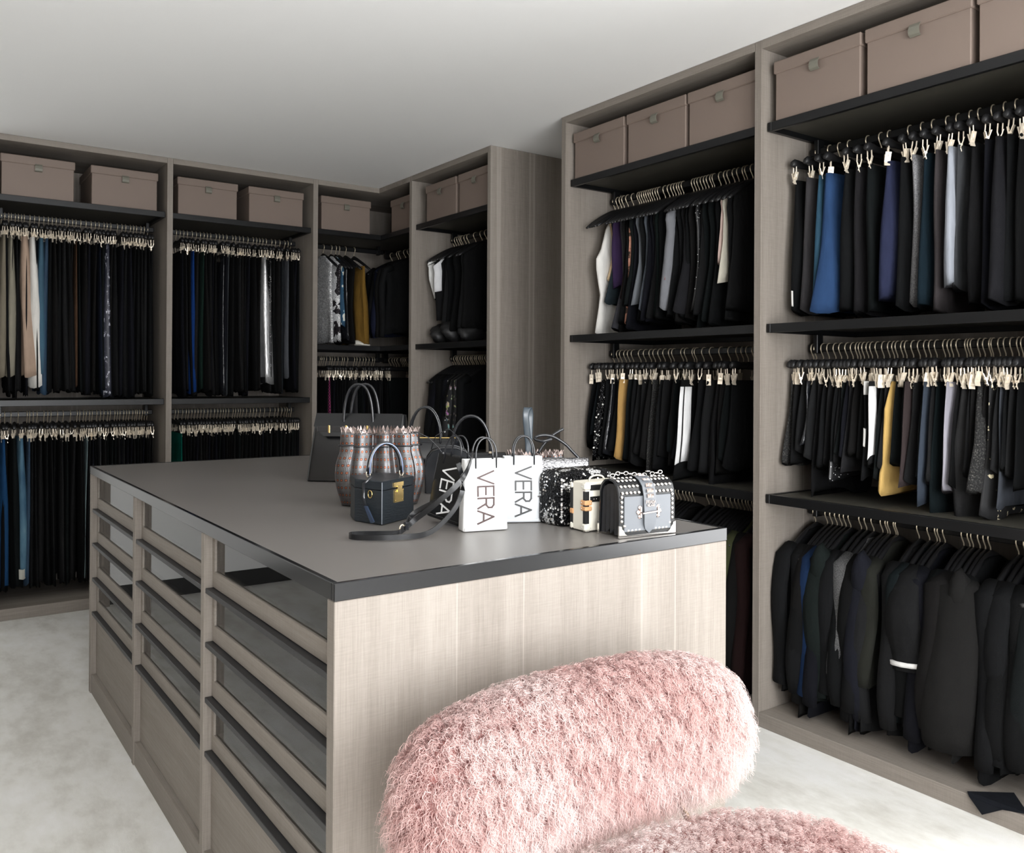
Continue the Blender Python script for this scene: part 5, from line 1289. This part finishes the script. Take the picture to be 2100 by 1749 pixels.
def fur_obj(name, P, Nn, parent, off, **k):
    V, F, q, sid = fur_mesh(P, Nn, **k)
    me = bpy.data.meshes.new(name); me.vertices.add(len(V)); me.vertices.foreach_set('co', (V-np.array(off)).astype(np.float32).reshape(-1))
    me.loops.add(F.size); me.loops.foreach_set('vertex_index', F.astype(np.int32).reshape(-1)); me.polygons.add(len(F))
    me.polygons.foreach_set('loop_start', np.arange(0, F.size, 4, dtype=np.int32)); me.polygons.foreach_set('use_smooth', np.ones(len(F), dtype=bool)); me.update(calc_edges=True)
    nv = vnoise(P, 7.0, 4)*.70+vnoise(P, 20.0, 6)*.40+np.random.RandomState(1).normal(size=len(P))*.10
    mixv = np.clip(.55+nv*.9, 0, 1)[sid]
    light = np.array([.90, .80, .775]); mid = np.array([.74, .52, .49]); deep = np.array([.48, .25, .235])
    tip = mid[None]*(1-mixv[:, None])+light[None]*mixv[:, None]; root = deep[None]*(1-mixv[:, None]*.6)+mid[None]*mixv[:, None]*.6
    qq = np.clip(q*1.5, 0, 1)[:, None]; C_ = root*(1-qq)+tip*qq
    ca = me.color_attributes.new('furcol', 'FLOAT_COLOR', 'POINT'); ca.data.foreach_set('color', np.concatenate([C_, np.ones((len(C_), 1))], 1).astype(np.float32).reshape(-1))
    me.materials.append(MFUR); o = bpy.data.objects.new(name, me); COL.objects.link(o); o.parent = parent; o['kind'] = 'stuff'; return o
def chair():
    cx, cy = 1.115, 1.315
    t = thing('fur_chair', 'low chair covered in long curly pale pink sheepskin, by the island end panel', 'chair', (cx, 1.0, 0))
    off = (cx, 1.0, 0)
    MP = plain('pink_hide', (.50, .24, .22), .9)
    # backrest: long bolster, superellipsoid, gently curved toward the seat at both ends
    A, Bz, Cy, zc = .405, .136, .082, .630
    def back_pt(u, v):
        cu, su = math.cos(u), math.sin(u); cv, sv = math.cos(v), math.sin(v)
        x = A*np.sign(sv)*abs(sv)**.55; rr = abs(cv)**.55; y = Cy*rr*np.sign(cu)*abs(cu)**.9; z = Bz*rr*np.sign(su)*abs(su)**.9
        return x, y, z
    def bend(x, y, z): return (cx+x, cy+y-.10*(x/A)**2*(.15 if x > 0 else .35), zc+z-.03*(x/A)**2*(.3 if x < 0 else 1))
    rings = []
    for v in np.linspace(-PI/2+.04, PI/2-.04, 31): rings.append([bend(*back_pt(u, v)) for u in np.linspace(0, 2*PI, 24, endpoint=False)])
    bo = build('backrest', MB().loft(rings), MP, t, 'full')
    def sample(rings, n, seed, zmin=-9):
        r = np.random.RandomState(seed); G = np.array(rings); a, b = G.shape[:2]; G = np.concatenate([G, G[:, :1]], 1)
        q00, q10, q01, q11 = G[:-1, :-1], G[1:, :-1], G[:-1, 1:], G[1:, 1:]
        nr = np.cross(q10-q00, q01-q00); ar = np.linalg.norm(nr, axis=2).reshape(-1); k = r.choice(len(ar), n, p=ar/ar.sum()); s, u = r.rand(n, 1), r.rand(n, 1)
        f = lambda q: q.reshape(-1, 3)[k]
        P = f(q00)*(1-s)*(1-u)+f(q10)*s*(1-u)+f(q01)*(1-s)*u+f(q11)*s*u; Nv = nr.reshape(-1, 3)[k]; Nv /= np.linalg.norm(Nv, axis=1)[:, None]+1e-12
        c = G.reshape(-1, 3).mean(0); sg = np.sign(((P-c)*Nv*np.array([.2, 1, 1])).sum(1)); return P, Nv*sg[:, None]
    P, Nv = sample(rings, 72000, 2)
    keep = ~((Nv[:, 1] > .75) & (np.random.RandomState(0).rand(len(P)) < .75)); P, Nv = P[keep], Nv[keep]
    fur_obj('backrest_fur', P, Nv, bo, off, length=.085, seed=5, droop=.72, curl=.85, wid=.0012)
    # seat: thick oval pad
    sx, sy, scx, scy = .415, .275, 1.08, .92; rings = []
    for z, f in ((.395, .80), (.402, .94), (.43, 1.0), (.47, .985), (.488, .90), (.496, .72), (.499, .45), (.500, .15), (.5001, .004)):
        rings.append([(scx+sx*f*np.sign(math.cos(a))*abs(math.cos(a))**.8, scy+sy*f*np.sign(math.sin(a))*abs(math.sin(a))**.8, z) for a in np.linspace(0, 2*PI, 36, endpoint=False)])
    so = build('seat', MB().loft(rings), MP, t, 'full')
    P, Nv = sample(rings[2:], 34000, 8)
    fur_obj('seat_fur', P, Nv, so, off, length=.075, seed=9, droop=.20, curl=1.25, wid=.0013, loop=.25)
    MZ = plain('bronze_metal', (.16, .11, .07), .3, .9)
    for x in (.95, 1.315):
        build('backrest_post', MB().tube([(x, 1.12, .41), (x, 1.20, .44), (x, 1.245, .49), (x, 1.27, .56)], .007, 10), MZ, t, 'full')
    for x, y in ((.78, .74), (1.34, .74), (.78, 1.10), (1.34, 1.10)): build('leg', MB().tube([(x, y, 0), (x+(scx-x)*.08, y+(scy-y)*.08, .396)], .011, 10), MZ, t)
chair()
# drop unused prototype data
for o in list(bpy.data.objects):
    if o.type == 'MESH' and o.name in OFF: pass
